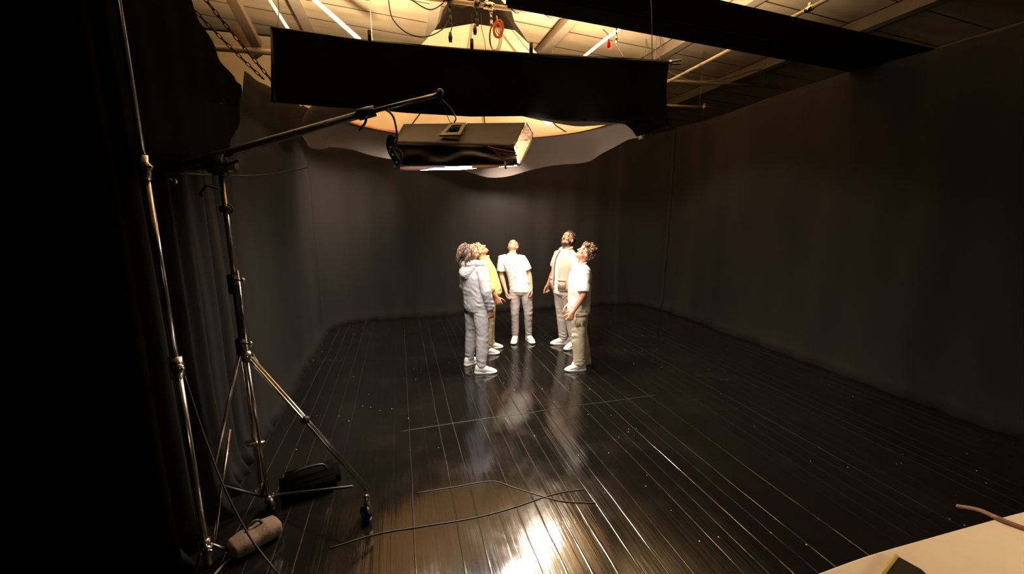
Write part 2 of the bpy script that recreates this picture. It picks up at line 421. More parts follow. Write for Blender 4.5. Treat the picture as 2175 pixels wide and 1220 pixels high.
pipe('grid_pipe', (-3.6, 7.0, 4.38), (.2, 7.0, 4.44), .04, M['pipe_dim'], 'dull pipe behind the two chains at upper left')
# black wrapped truss beam
root = empty('black_beam', (1.1, 4.0, 4.1))
bm = bmesh.new(); a = Vector((0, 0, .13)); b = Vector((5.6, 0, -.10))
d = b-a; box(bm, (a+b)/2, (d.length, .34, .30), d.to_track_quat('X', 'Z').to_matrix(), .02); obj('wrapped_truss', bm, M['velvet'], root, smooth=False)
bm = bmesh.new(); tube(bm, [a+Vector((0, -.17, -.16)), b+Vector((0, -.17, -.16))], .02, 8); obj('bottom_tube', bm, M['velvet'], root)
tag(root, 'big black cloth-wrapped beam crossing below the roof at upper right', 'beam')
# sloping roof struts at left
def strut(a, b, w_, m, label): return bar('roof_strut', a, b, w_, w_*.8, m, label, 'strut', 'roof struts at upper left')
strut(vy(640, -25, 6.6), vy(765, 85, 6.9), .055, M['rib'], 'pale diagonal roof strut above the left end of the flag')
strut(vy(560, -20, 6.4), vy(612, 62, 6.4), .05, M['steel_pipe'], 'thin pale rod slanting down to the top left flag corner')
strut(vy(480, -30, 6.2), vy(545, 95, 7.0), .13, M['strut_dark'], 'dark sloping roof strut above the hanging chains')
strut(vy(500, 60, 7.3), vy(548, 118, 7.3), .16, M['strut_dark'], 'short dark bracket block where the strut meets the dull pipe')
# cream panel beyond the left drape
bm = bmesh.new(); box(bm, (-2.9, 9.5, 4.3), (3.0, .05, 2.4)); tag(obj('roof_side_panel', bm, M['table'], smooth=False), 'cream wall panel glimpsed beyond the sagging left drape', 'panel')

# chains
def chain(a, b, sag, label):
    a = Vector(a); b = Vector(b); n = 17; bm = bmesh.new()
    pts = [a.lerp(b, i/n) + Vector((0, 0, -sag*4*(i/n)*(1-i/n))) for i in range(n+1)]
    for i in range(n):
        d = pts[i+1]-pts[i]; L = d.length; d.normalize(); u, v = frame_for(d)
        nn = u if i % 2 else v
        torus(bm, (pts[i]+pts[i+1])/2, L*.27, L*.10, nn, 14, 6, 2.3, d)
    return tag(obj('hoist_chain', bm, M['chain']), label, 'chain', 'hoist chains')
chain(vd(418, -25, 5.0), vd(592, 188, 5.6), .02, 'upper black hoist chain slanting down to the flag left corner')
chain(vd(378, -15, 5.0), vd(560, 168, 5.6), .02, 'lower black hoist chain slanting down behind the left drape edge')

# ================================================================= LANTERN
LC = F*5.95 + RT*(-.47)        # centre on plan
lan = empty('cone_lantern', (LC.x, LC.y, 5.05), -YAW)
lan.scale = (1, .87, 1)
tag(lan, 'huge cream silk cone lantern with black top and dark skirt above the people', 'lantern')
def lring(r, z, n=48, wob=None):
    return [Vector((math.cos(2*PI*i/n)*(r + (wob(i) if wob else 0))*1.0, math.sin(2*PI*i/n)*(r + (wob(i) if wob else 0))*.93, z-5.05)) for i in range(n)]
def skin_rings(bm, rs):
    vv = [[bm.verts.new(p) for p in r] for r in rs]
    for a, b in zip(vv, vv[1:]): bridge(bm, a, b)
def polyr(r, i, n=48, sides=8):      # facetted radius for the cone
    a = 2*PI*i/n; s = 2*PI/sides; k = math.cos(s/2)/math.cos((a % s) - s/2); return r*k/math.cos(s/2)*.97
def cone_ring(r, z, n=48):
    return [Vector((math.cos(2*PI*i/n)*polyr(r, i), math.sin(2*PI*i/n)*polyr(r, i), z-5.05)) for i in range(n)]
bm = bmesh.new(); skin_rings(bm, [cone_ring(r_, z_) for r_, z_ in ((2.0, 3.48), (1.72, 3.56), (1.46, 3.68), (1.24, 3.82), (1.04, 4.0), (.84, 4.2), (.66, 4.40))])
obj('silk_cone', bm, M['silk'], lan)
bm = bmesh.new(); skin_rings(bm, [cone_ring(.68, 4.38), cone_ring(.58, 4.52), cone_ring(.48, 4.66), cone_ring(.44, 4.80), cone_ring(.1, 4.88)]); vs = None
obj('black_cone_top', bm, M['flag'], lan)
bm = bmesh.new(); tube(bm, [Vector((0, 0, -.1)), Vector((0, 0, roof_z(LC.x)-5.05))], .02, 8); box(bm, (0, 0, -.08), (.5, .06, .05)); obj('hanging_rod', bm, M['black_metal'], lan)
bm = bmesh.new()
for i in range(8):
    a = 2*PI*i/8; u = Vector((math.cos(a), math.sin(a), 0))
    tube(bm, [u*.1+Vector((0, 0, -.18)), u*.42+Vector((0, 0, -.30)), u*.65+Vector((0, 0, -.66)), u*1.02+Vector((0, 0, -1.06)), u*1.23+Vector((0, 0, -1.24)), u*1.70+Vector((0, 0, -1.50)), u*2.0+Vector((0, 0, -1.575))], .010, 6)
obj('ribs', bm, M['black_metal'], lan)
pts = [Vector((math.cos(2*PI*i/48)*2.0, math.sin(2*PI*i/48)*1.97, -1.575)) for i in range(49)]
bm = bmesh.new(); tube(bm, pts, .022, 8); obj('rim_webbing', bm, M['orange_edge'], lan)
# inner lining: shallow white bowl just below the rim
n = 96
def wob(t, i):
    a = 2*PI*i/n; return .05*math.sin(a*9+1)*t + .03*math.sin(a*17+2)*t
def skz(i):
    a = 2*PI*i/n; return 2.97 - .05*math.sin(a) + .08*math.sin(a*3+.8) + .05*math.sin(a*7+.3) - .02*math.sin(a) + .13*abs(math.cos(a))
bm = bmesh.new(); rs = []
for k in range(7):
    t = k/6; rr = []
    for i in range(n):
        a = 2*PI*i/n; r = 2.05 + .22*math.sin(t*PI*.6) + wob(t, i); z = 3.50 + (skz(i)-3.50)*t
        rr.append(Vector((math.cos(a)*r, math.sin(a)*r*.96, z-5.05)))
    rs.append(rr)
skin_rings(bm, rs); sk = obj('skirt', bm, M['skirt'], lan)
# bulbs inside
def bulb(px_, py_, d, power, col, r=.08):
    p = vd(px_, py_, d)
    q = lan.matrix_basis.inverted() @ p
    bm = bmesh.new(); ellip(bm, q, (r, r, r*1.25), seg=16, rings=10)
    e = mat('lit_bulb_glass', (1, 1, 1), .3, emit=col, estr=60); obj('bulb', bm, e, lan)
    bm = bmesh.new(); tube(bm, [q+Vector((0, 0, r)), q+Vector((0, 0, r+.12))], .035, 10); tube(bm, [q+Vector((0, 0, r+.1)), Vector((q.x*.15, q.y*.15, -.9)), Vector((0, 0, -.2))], .006, 6)
    obj('bulb_holder', bm, M['black_metal'], lan)
    l = bpy.data.lights.new('bulb_light', 'POINT'); l.energy = power; l.color = col; l.shadow_soft_size = r*1.8
    o = bpy.data.objects.new('bulb_light', l); COL.objects.link(o); o.parent = lan; o.location = q + Vector((0, 0, -.02))
bulb(1165, 250, 6.0, P_BULB, (1, .86, .68))
# added downlight inside the cone, put in to brighten people and walls
dq = lan.matrix_basis.inverted() @ (F*5.15 + RT*.10 + Vector((0, 0, 3.74))); dV = lambda z: Vector((dq.x, dq.y, dq.z+z))
bm = bmesh.new(); loft(bm, [(dV(.20), (.08, 0, 0), (0, .08, 0)), (dV(.17), (.2, 0, 0), (0, .2, 0)), (dV(0), (.36, 0, 0), (0, .36, 0))], 28, cap=True); obj('added_downlight_can', bm, M['black_metal'], lan)
bm = bmesh.new(); tube(bm, [Vector((0, 0, -.2)), Vector((dq.x*.6, dq.y*.6, -.75)), dV(.19)], .015, 8); obj('added_downlight_stem', bm, M['black_metal'], lan)
bm = bmesh.new(); loft(bm, [(dV(-.002), (.34, 0, 0), (0, .34, 0)), (dV(-.012), (.335, 0, 0), (0, .335, 0))], 28); obj('added_downlight_lens', bm, mat('added_lit_lens', (1, 1, 1), .3, emit=(1, .86, .62), estr=8), lan)
l = bpy.data.lights.new('added_downlight_beam', 'SPOT'); l.energy = P_DOWN; l.color = (1, .89, .74); l.shadow_soft_size = .33; l.spot_size = R(134); l.spot_blend = .8
o = bpy.data.objects.new('added_downlight_beam', l); COL.objects.link(o); o.parent = lan; o.location = dV(-.03)
# added wash lamps, hidden behind the softbox, to brighten back and left drapes
for px_, tgt, pw in ((1060, Vector((2.4, 8.4, 1.6)), .85), (915, Vector((-1.35, 7.6, 1.7)), .85)):
    q = lan.matrix_basis.inverted() @ vd(px_, 328, 7.25); dn = (Matrix.Rotation(YAW, 3, 'Z') @ (tgt - vd(px_, 328, 7.25))).normalized(); dn.y /= 1; u_, v_2 = frame_for(dn)
    bm = bmesh.new(); loft(bm, [(q-dn*.1, u_*.04, v_2*.04), (q-dn*.05, u_*.06, v_2*.06), (q+dn*.04, u_*.08, v_2*.08)], 18); tube(bm, [q-dn*.06, q-dn*.06+Vector((0, 0, .45))], .008, 6); obj('added_wash_can', bm, M['black_metal'], lan)
    l = bpy.data.lights.new('added_wash_beam', 'SPOT'); l.energy = P_WASH*pw; l.color = (1, .87, .76); l.shadow_soft_size = .10; l.spot_size = R(108); l.spot_blend = 1.0
    o = bpy.data.objects.new('added_wash_beam', l); COL.objects.link(o); o.parent = lan; o.location = q+dn*.06; o.rotation_euler = dn.to_track_quat('-Z', 'Y').to_euler()
# added lights hidden behind the flag, put in to brighten the roof
def added_uplight(px_, py_, d, power, label, spread=150):
    p = vd(px_, py_, d); r_ = empty('added_roof_light', p, -YAW); tag(r_, label, 'lamp', 'added lights aimed at the roof')
    bm = bmesh.new(); loft(bm, [((0, 0, -.14), (.05, 0, 0), (0, .05, 0)), ((0, 0, -.10), (.075, 0, 0), (0, .075, 0)), ((0, 0, 0), (.10, 0, 0), (0, .10, 0))], 20); obj('housing', bm, M['black_metal'], r_)
    bm = bmesh.new(); loft(bm, [((0, 0, .002), (.085, 0, 0), (0, .085, 0)), ((0, 0, .01), (.08, 0, 0), (0, .08, 0))], 20); obj('lens', bm, mat('added_warm_lens', (1, 1, 1), .3, emit=(1, .74, .45), estr=30), r_)
    bm = bmesh.new(); tube(bm, [Vector((0, 0, -.13)), Vector((0, -.12, -.13)), Vector((0, -(d-4.03)*.97, vd(px_, py_, 4.03).z-p.z))], .012, 8); obj('bracket', bm, M['black_metal'], r_)
    l = bpy.data.lights.new('added_roof_light_beam', 'SPOT'); l.energy = power; l.color = (1, .74, .45); l.shadow_soft_size = .08; l.spot_size = R(spread); l.spot_blend = .6
    o = bpy.data.objects.new('added_roof_light_beam', l); COL.objects.link(o); o.parent = r_; o.location = (0, 0, .03); o.rotation_euler = (PI, 0, 0)
added_uplight(1300, 178, 5.6, P_UP, 'added roof light hidden behind the right half of the flag')
added_uplight(740, 140, 5.6, P_UP*.6, 'added roof light hidden behind the left half of the flag', 160)

# ================================================================= FLAG
FD = 4.0
flag = empty('flag', vd(575, 55, FD), 0); fo = Vector(flag.location)
tag(flag, 'long black cloth flag hanging in front of the lantern', 'flag')
def lerp_poly(P, x):
    for (a, ya), (b, yb) in zip(P, P[1:]):
        if x <= b: return ya + (yb-ya)*(x-a)/(b-a)
    return P[-1][1]
TOP = [(575, 55), (640, 68), (785, 86), (1000, 104), (1130, 113), (1290, 122), (1340, 124), (1424, 130)]
BOT = [(575, 217), (700, 228), (780, 232), (860, 240), (1000, 248), (1110, 247), (1200, 258), (1330, 258), (1424, 266)]
bm = bmesh.new(); cols = []
for i in range(101):
    x = 576 + (1421-576)*i/100; yt = lerp_poly(TOP, x); yb = lerp_poly(BOT, x); col = []
    for j in range(13):
        t = j/12; xx = x + 6*math.sin(t*3)*(i/100)*(-1 if i > 90 else 0)
        d = FD + .025*math.sin(i*.35)*t + .02*noise.noise(Vector((i*.12, t*2, 0)))
        col.append(bm.verts.new(vd(xx, yt+(yb-yt)*t, d)-fo))
    cols.append(col)
for a, b in zip(cols, cols[1:]):
    for j in range(12): bm.faces.new((a[j], b[j], b[j+1], a[j+1]))
o = obj('cloth', bm, M['flag'], flag); s = o.modifiers.new('t', 'SOLIDIFY'); s.thickness = .008
bm = bmesh.new(); tube(bm, [vd(x, lerp_poly(TOP, x)+4, FD)-fo for x in (577, 785, 1000, 1200, 1420)], .016, 8); tube(bm, [vd(577, 59, FD)-fo, vd(583, 214, FD)-fo], .014, 8); obj('frame_rod', bm, M['black_metal'], flag)
for x in (785, 1002, 1128):
    yt = lerp_poly(TOP, x); bm = bmesh.new(); box(bm, vd(x, yt-8, FD)-fo, (.03, .03, .11), bevel=.006); obj('clip', bm, M['black_plastic'], flag)
bm = bmesh.new(); tube(bm, [vd(1418, 131, FD)-fo, vd(1447, 128, FD)-fo], .009, 8); tube(bm, [vd(1418, 137, FD)-fo, vd(1446, 136, FD)-fo], .009, 8); box(bm, vd(1424, 134, FD)-fo, (.03, .03, .05), bevel=.005); obj('end_clamp', bm, M['chrome'], flag)
# lower right hanging corner of cloth
bm = bmesh.new(); P = [(1225, 256), (1420, 262), (1385, 280), (1352, 291), (1342, 276), (1325, 262)]
f0 = bm.faces.new([bm.verts.new(vd(x, y, FD+.012)-fo) for x, y in P]); o = obj('loose_corner', bm, M['flag'], flag, smooth=False); s = o.modifiers.new('t', 'SOLIDIFY'); s.thickness = .008
# cords that carry the flag
for x, tp in ((590, (588, -30)), (1385, (1376, -40))):
    cable('cord', [vd(x, lerp_poly(TOP, x)+2, FD)-fo, vd((x+tp[0])/2+3, 20, FD+.1)-fo, vd(tp[0], tp[1], FD+.2)-fo], .004, M['cable_black'], parent=flag)

# ================================================================= SOFTBOX
sb_c = F*3.8 + RT*(-.53)
sbx = empty('softbox', (sb_c.x, sb_c.y, 2.5), -YAW)      # local x along the picture, y away
tag(sbx, 'black and grey softbox glowing beneath, hung from the boom above the people', 'softbox')
def loc(px_, py_, d): return Matrix.Rotation(YAW, 3, 'Z') @ (vd(px_, py_, d*.767) - Vector(sbx.location))
def quad(bm, ps, sub=1):
    return bm.faces.new([bm.verts.new(p) for p in ps])
nb_l, nb_r = loc(842, 356, 4.25), loc(1100, 351, 4.3)      # near bottom edge
nt_l, nt_r = loc(836, 303, 4.3), loc(1092, 312, 4.36)      # near fold edge
bk_l, bk_r = loc(858, 264, 4.8), loc(1116, 261, 4.85)      # back ridge
_fl, _fr = loc(880, 338, 5.75), loc(1090, 332, 5.75)
fb_l, fb_r = Vector((nb_l.x+.02, _fl.y, _fl.z)), Vector((nb_r.x+.03, _fr.y, _fr.z))
ft_l, ft_r = Vector((bk_l.x+.01, _fl.y-.12, bk_l.z-.03)), Vector((bk_r.x-.02, _fr.y-.12, bk_r.z-.03))
def sheet(name, a, b, c, d, m, amp=.0, nx=24, ny=8, seed=0, thick=.004):
    bm = bmesh.new(); g = []
    nrm = (b-a).cross(d-a).normalized()
    for j in range(ny+1):
        row = []
        for i in range(nx+1):
            s, t = i/nx, j/ny; p = (a.lerp(b, s)).lerp(d.lerp(c, s), t)
            p = p + nrm*amp*noise.noise(Vector((s*4+seed, t*2, seed)))*math.sin(PI*t)
            row.append(bm.verts.new(p))
        g.append(row)
    for j in range(ny):
        for i in range(nx): bm.faces.new((g[j][i], g[j][i+1], g[j+1][i+1], g[j+1][i]))
    o = obj(name, bm, m, sbx)
    if thick: s = o.modifiers.new('t', 'SOLIDIFY'); s.thickness = thick; s.offset = 0
    return o
sheet('side_panel', nb_l, nb_r, nt_r, nt_l, M['box_black'], .05, seed=2)
sheet('back_panel', nt_l, nt_r, bk_r, bk_l, M['box_grey'], .015, seed=5)
sheet('side_panel', bk_l, bk_r, ft_r, ft_l, M['box_black'], .02, seed=6)
sheet('side_panel', ft_l, ft_r, fb_r, fb_l, M['box_black'], .03, seed=8)
sheet('end_panel', nb_l, fb_l, ft_l, nt_l, M['box_black'], .02, seed=9, nx=8)
sheet('end_panel', nt_l, ft_l, bk_l, bk_l+Vector((0, .01, 0)), M['box_black'], 0, seed=9, nx=4, ny=4)
# glowing diffusion cloth: sags a little below the frame
dz = Vector((0, 0, -.012)); ins = .02
d1, d2, d3, d4 = nb_l+Vector((.03, ins, -.015)), nb_r+Vector((-.01, ins, -.004)), fb_r+dz, fb_l+dz
bm = bmesh.new(); g = []
for j in range(13):
    row = []
    for i in range(25):
        s, t = i/24, j/12; p = d1.lerp(d2, s).lerp(d4.lerp(d3, s), t)
        p.z -= (.03+.022*noise.noise(Vector((s*5, 3, 1))))*math.sin(PI*s)**.7*math.sin(PI*min(1, t+.12))**.6 * (1-.55*s)
        row.append(bm.verts.new(p))
    g.append(row)
for j in range(12):
    for i in range(24): bm.faces.new((g[j][i], g[j+1][i], g[j+1][i+1], g[j][i+1]))
obj('diffusion_cloth', bm, M['diff'], sbx)
for nm_, s0, s1, hh, mm in (('glow_tint_strip', .03, .40, .030, mat('pink_glow_tint', (.7, .45, .40), .9, spec=0, transl=.6, tcol=(.05, .026, .022))), ('glow_tint_strip', .62, .97, .022, mat('orange_glow_tint', (.6, .32, .18), .9, spec=0, transl=.6, tcol=(.035, .014, .006)))):  # added strips that tint the glow along the near edge pink and orange
    bm = bmesh.new(); ra = []; rb_ = []
    for i in range(13):
        t = i/12; q = nb_l.lerp(nb_r, s0+(s1-s0)*t)+Vector((0, -.008, 0)); h_ = hh*(.35+.65*math.sin(PI*min(1, t+.25)))
        ra.append(bm.verts.new(q+Vector((0, 0, .004)))); rb_.append(bm.verts.new(q-Vector((0, 0, h_))))
    bridge(bm, ra, rb_, False); obj(nm_, bm, mm, sbx)
# open right end: crinkled silver lining seen from the side
er = [loc(1093, 306, 4.38), loc(1118, 262, 4.84), loc(1131, 284, 5.1), loc(1128, 300, 5.2), loc(1104, 350, 4.34)]
bm = bmesh.new(); cen = sum(er, Vector())/5; g = []
for k in range(8):
    t = k/7; row = []
    for i in range(40):
        s = i/40*5; a = er[int(s) % 5]; b = er[(int(s)+1) % 5]; q = cen.lerp(a.lerp(b, s % 1), t)
        q = q + Vector((-.10*(1-t) + .05*noise.noise(q*14)*(1 if k < 7 else 0), 0, 0))
        row.append(bm.verts.new(q))
    g.append(row)
for a, b in zip(g, g[1:]): bridge(bm, a, b)
obj('silver_lining', bm, M['foil'], sbx, smooth=False)
bm = bmesh.new(); tube(bm, [er[1], er[2], er[3], er[4], nb_r], .008, 6); obj('edge_piping', bm, M['white_plastic'], sbx)
# mount plate with dark opening and gathered fabric folds
pc = [loc(958, 268, 4.74), loc(992, 267, 4.74), loc(978, 293, 4.42), loc(934, 294, 4.42)]
pc = [p+Vector((0, -.012, .012)) for p in pc]; cc = sum(pc, Vector())/4
bm = bmesh.new(); ou = [bm.verts.new(p) for p in pc]; inn = [bm.verts.new(cc.lerp(p, .62)) for p in pc]; bridge(bm, ou, inn)
o = obj('mount_plate', bm, M['box_plate'], sbx, smooth=False); s = o.modifiers.new('t', 'SOLIDIFY'); s.thickness = .012
bm = bmesh.new(); box(bm, cc+Vector((0, .01, -.005)), (.09, .12, .02), bevel=.006); obj('lamp_head', bm, M['black_metal'], sbx)
bm = bmesh.new()
for pa, pb in (((1035, 311), (1062, 326)), ((1062, 326), (1098, 330)), ((1048, 318), (1075, 345)), ((1040, 314), (1096, 325)), ((1075, 345), (1098, 338))):
    tube(bm, [loc(*pa, 4.24), loc(*pb, 4.24)], .008, 5)
obj('gathered_strap', bm, M['cable_orange'] if False else mat('copper_brown_strap', (.45, .2, .09), .4), sbx)
# perforated bar with eyelets down the left edge
ep = [loc(x, y, 4.22) for x, y in ((833, 288), (828, 303), (832, 322), (842, 340), (848, 352))]
bm = bmesh.new(); tube(bm, curve_pts(ep, 20), .030, 8); obj('edge_bar', bm, M['black_plastic'], sbx)
for x, y in ((829, 313), (827, 321), (834, 329), (842, 345), (838, 353)):
    bm = bmesh.new(); ellip(bm, loc(x, y, 4.185), (.009, .009, .009), seg=8, rings=6); obj('eyelet', bm, M['white_plastic'], sbx)
bm = bmesh.new(); tube(bm, [loc(1073, 346, 4.22), loc(1074, 357, 4.2)], .010, 8, dome=True); obj('hanging_toggle', bm, M['white_plastic'], sbx)
bm = bmesh.new(); tube(bm, curve_pts([loc(842, 316, 4.2), loc(851, 322, 4.2), loc(854, 335, 4.2), loc(848, 350, 4.2)], 16), .008, 6); obj('grip_strap', bm, M['canvas'], sbx)

# ================================================================= BOOM STAND
SB = Vector((-.93, 2.98, 0))
st = empty('boom_stand', SB)
tag(st, 'tall wheeled chrome and black tripod stand holding the boom at left', 'stand')
def S(p): return Vector(p)-SB
hub = vd(517, 745, (SB.x*F.x+SB.y*F.y)); SBX = hub.x; SBY = hub.y
hz = hub.z
bm = bmesh.new(); tube(bm, [S((hub.x, hub.y, .18)), S((hub.x, hub.y, hz+.03))], .017, 12); obj('centre_column', bm, M['chrome'], st)
bm = bmesh.new(); tube(bm, [S((hub.x, hub.y, hz)), S((hub.x, hub.y, 1.72))], .020, 12); obj('lower_mast', bm, M['black_metal'], st)
bm = bmesh.new(); tube(bm, [S((hub.x+.027, hub.y-.012, hz)), S((hub.x+.027, hub.y-.012, 1.75))], .008, 10); obj('crank_rail', bm, M['chrome'], st)
bm = bmesh.new(); tube(bm, [S((hub.x, hub.y, 1.65)), S((hub.x, hub.y, 2.36))], .016, 12); obj('upper_mast', bm, M['chrome_dark'], st)
def box_at(name, c, s, m, bev=.006, par=None, rz=0):
    bm = bmesh.new(); box(bm, c, s, Matrix.Rotation(rz, 3, 'Z'), bev); return obj(name, bm, m, par)
for zz, hh in ((1.66, .13), (hz+.03, .12)):
    box_at('collar', S((hub.x-.005, hub.y, zz)), (.06, .06, hh), M['black_plastic'], par=st)
    bm = bmesh.new(); tube(bm, [S((hub.x, hub.y-.02, zz+.03)), S((hub.x+.06, hub.y-.05, zz+.03))], .007, 8); ellip(bm, S((hub.x+.065, hub.y-.052, zz+.03)), (.014, .014, .018), seg=10, rings=8); obj('knob', bm, M['chrome'], st)
bm = bmesh.new(); torus(bm, S((hub.x+.01, hub.y, 2.15)), .03, .006, (0, 1, 0)); tube(bm, [S((hub.x-.03, hub.y, 2.15)), S((hub.x+.03, hub.y, 2.15))], .022, 8); obj('tie_ring', bm, M['black_metal'], st)
bm = bmesh.new(); tube(bm, [S((hub.x, hub.y-.03, 2.27)), S((hub.x-.07, hub.y-.05, 2.29)), S((hub.x-.10, hub.y-.05, 2.25))], .008, 8); ellip(bm, S((hub.x-.1, hub.y-.05, 2.24)), (.014, .014, .02), seg=8, rings=6); obj('tee_handle', bm, M['black_metal'], st)
# crank handle below the hub
bm = bmesh.new(); tube(bm, [S(vd(530, 745, 2.75)), S(vd(545, 770, 2.68)), S(vd(560, 798, 2.68))], .013, 8, dome=True); obj('crank_handle', bm, M['black_plastic'], st)
box_at('gear_box', S((hub.x+.03, hub.y-.03, hz-.03)), (.05, .07, .07), M['chrome'], par=st)
def caster(top, floorp):
    t = S(top); f = S(floorp)
    box_at('caster_housing', (t+f)/2+Vector((0, 0, .04)), (.035, .045, .075), M['chrome'], par=st)
    bm = bmesh.new()
    c = Vector((f.x, f.y, .055)); n = Vector((.8, .6, 0)).normalized(); u = Vector((-n.y, n.x, 0))
    loft(bm, [(c-n*.018, u*.045, UP*.045), (c-n*.012, u*.055, UP*.055), (c+n*.012, u*.055, UP*.055), (c+n*.018, u*.045, UP*.045)], 20)
    wo = obj('caster_wheel', bm, M['black_plastic'], st)
    bm = bmesh.new(); tube(bm, [c-n*.03, c+n*.03], .012, 8); box(bm, c+n*.028+Vector((0, 0, .03)), (.012, .012, .08)); obj('fork', bm, M['chrome'], wo)
legs = [((540, 752), (780, 1040), (778, 1105)), ((508, 765), (444, 1045), (447, 1095)), ((528, 765), (571, 1064), (575, 1085))]
for k, (a, b, c) in enumerate(legs):
    fp = vz(c[0], c[1], 0.0)
    dd = fp.dot(F); tp = vd(b[0], b[1], dd)
    ta = Vector((hub.x, hub.y, hz-.03)) + (Vector((fp.x-hub.x, fp.y-hub.y, 0)).normalized()*.03)
    bm = bmesh.new()
    off = (tp-ta).cross(UP).normalized()*.013
    if k < 2:
        tube(bm, [S(ta+off), S(tp+off)], .009, 8); tube(bm, [S(ta-off), S(tp-off)], .009, 8)
    else:
        tube(bm, [S(ta), S(tp)], .011, 8)
    lg = obj('leg', bm, M['chrome'], st)
    m_ = ta.lerp(tp, .5)
    if k == 0: box_at('leg_collar', S(ta.lerp(tp, .48)), (.05, .05, .045), M['black_plastic'], par=lg)
    caster(tp, fp)
# column foot plate (wing shaped shelf) and pointed end
pl = vd(540, 925, 2.72); bm = bmesh.new(); q = S((hub.x, hub.y, pl.z))
loft(bm, [(q+Vector((0, 0, -.012)), RT*.075, F*.05), (q+Vector((0, 0, .012)), RT*.075, F*.05)], 6, p=1.4)
obj('spreader_plate', bm, M['chrome'], st)
for k, (a, b, c) in enumerate(legs):
    fp = vz(c[0], c[1], 0.0); q2 = Vector((hub.x, hub.y, hz-.03)).lerp(Vector((fp.x, fp.y, .15)), .90)
    bm = bmesh.new(); tube(bm, [S((hub.x, hub.y, .07)), S(q2)], .010, 8); obj('leg_brace', bm, M['black_metal'], st)
bm = bmesh.new(); tube(bm, [S((hub.x, hub.y, .19)), S((hub.x, hub.y, .06))], [.017, .006], 8); obj('column_tip', bm, M['chrome'], st)
# head on top
hd = Vector((hub.x, hub.y, 2.42))
bm = bmesh.new(); box(bm, S(hd), (.11, .13, .13), bevel=.02); tube(bm, [S(hd+Vector((-.07, 0, 0))), S(hd+Vector((.09, 0, 0)))], .045, 14); obj('swivel_head', bm, M['black_metal'], st)
bm = bmesh.new(); tube(bm, [S(hd+Vector((.05, -.05, -.01))), S(hd+Vector((.13, -.09, .02)))], .011, 8, dome=True); obj('lock_handle', bm, M['black_metal'], st)

# boom
b_end = vd(935, 200, 3.12); b_mid = Vector((hd.x, hd.y, hd.z+.06)); tail = b_mid + (b_mid-b_end).normalized()*.34
bo = empty('lighting_boom', b_mid); BO = Vector(b_mid)
tag(bo, 'black and steel boom arm reaching from the stand to above the softbox', 'boom')
j = b_mid.lerp(b_end, .60)
jj = vd(778, 240, b_mid.lerp(b_end, .66).dot(F))
bm = bmesh.new(); tube(bm, [tail-BO, Vector((0, 0, 0)), jj-BO], .026, 12); obj('outer_tube', bm, M['black_metal'], bo)
bm = bmesh.new(); tube(bm, [jj-BO, b_end-BO], .016, 12); obj('inner_tube', bm, M['chrome_dark'], bo)
bm = bmesh.new(); tube(bm, [jj-BO-(b_end-jj).normalized()*.06, jj-BO+(b_end-jj).normalized()*.06], .038, 12); obj('lock_collar', bm, M['black_plastic'], bo)
bm = bmesh.new(); tube(bm, curve_pts([jj-BO+Vector((0, 0, -.03)), vd(775, 262, jj.dot(F))-BO, vd(763, 278, jj.dot(F))-BO], 10), .009, 6); obj('lock_lever', bm, M['black_plastic'], bo)
bm = bmesh.new(); ellip(bm, b_end-BO, (.028, .028, .04)); tube(bm, [b_end-BO, b_end-BO+Vector((0, 0, -.06))], .012, 8); obj('end_pin', bm, M['black_metal'], bo)
bm = bmesh.new(); ellip(bm, tail-BO, (.05, .05, .05)); obj('counterweight_knob', bm, M['black_plastic'], bo)
bm = bmesh.new(); ellip(bm, vd(372, 386, 2.55)-BO, (.012, .012, .016), seg=10, rings=8); tube(bm, [vd(372, 386, 2.55)-BO, tail-BO], .006, 6); obj('tail_hook', bm, M['chrome'], bo)
plate_w = Vector(sbx.location) + Matrix.Rotation(-YAW, 3, 'Z') @ cc
cable('support_cord', [b_end+Vector((0, 0, -.03)), vd(955, 228, 3.2), vd(968, 250, 3.38), plate_w+Vector((0, 0, .06))], .006, M['cable_black'], 'black cord from the boom tip down to the softbox plate', 'cord')
cable('support_cord', [b_end+Vector((.01, 0, -.03)), vd(948, 240, 3.2), vd(957, 262, 3.4), plate_w+Vector((-.02, 0, .06))], .003, M['cable_black'], 'thin second cord hanging beside the boom tip cord', 'cord')
cable('power_cable', [vd(775, 245, jj.dot(F)), vd(810, 232, 3.1), vd(834, 246, 3.15), vd(843, 285, 3.19), vd(840, 318, 3.2)], .008, M['cable_grey'], 'grey cable looping from the boom collar to the softbox edge')
cable('power_cable', [vd(375, 368, 2.5), vd(440, 372, 2.65), vd(505, 374, 2.8), vd(580, 370, 3.0), vd(660, 355, 3.2)], .005, M['cable_black'], 'thin black cable drooping behind the stand head')

# ================================================================= NEAR POLE
pb = vz(442, 1200); px0, py0 = pb.x, pb.y
PO = Vector((px0, py0, 0)); po = empty('chrome_pole', PO)
tag(po, 'tall thin chrome light stand pole at far left in front of the curtain', 'stand')
bm = bmesh.new(); tube(bm, [Vector((0, 0, .0)), Vector((0, 0, 1.28))], .021, 16); obj('lower_tube', bm, M['chrome'], po)
bm = bmesh.new(); tube(bm, [Vector((0, 0, 1.28)), Vector((0, 0, 2.35))], .017, 16); obj('middle_tube', bm, M['chrome'], po)
bm = bmesh.new(); tube(bm, [Vector((0, 0, 2.35)), Vector((0, 0, 5.45))], .014, 16); obj('upper_tube', bm, M['chrome'], po)
for z, s in ((1.28, .055), (2.35, .04), (.12, .05)):
    bm = bmesh.new(); tube(bm, [Vector((0, 0, z-.06)), Vector((0, 0, z+.06))], s*.6, 12); box(bm, (.02, -.02, z), (s*.8, s*.8, .045), bevel=.005); tube(bm, [Vector((.01, -.02, z)), Vector((.05, -.04, z))], .008, 8)
    obj('collar', bm, M['chrome'], po)
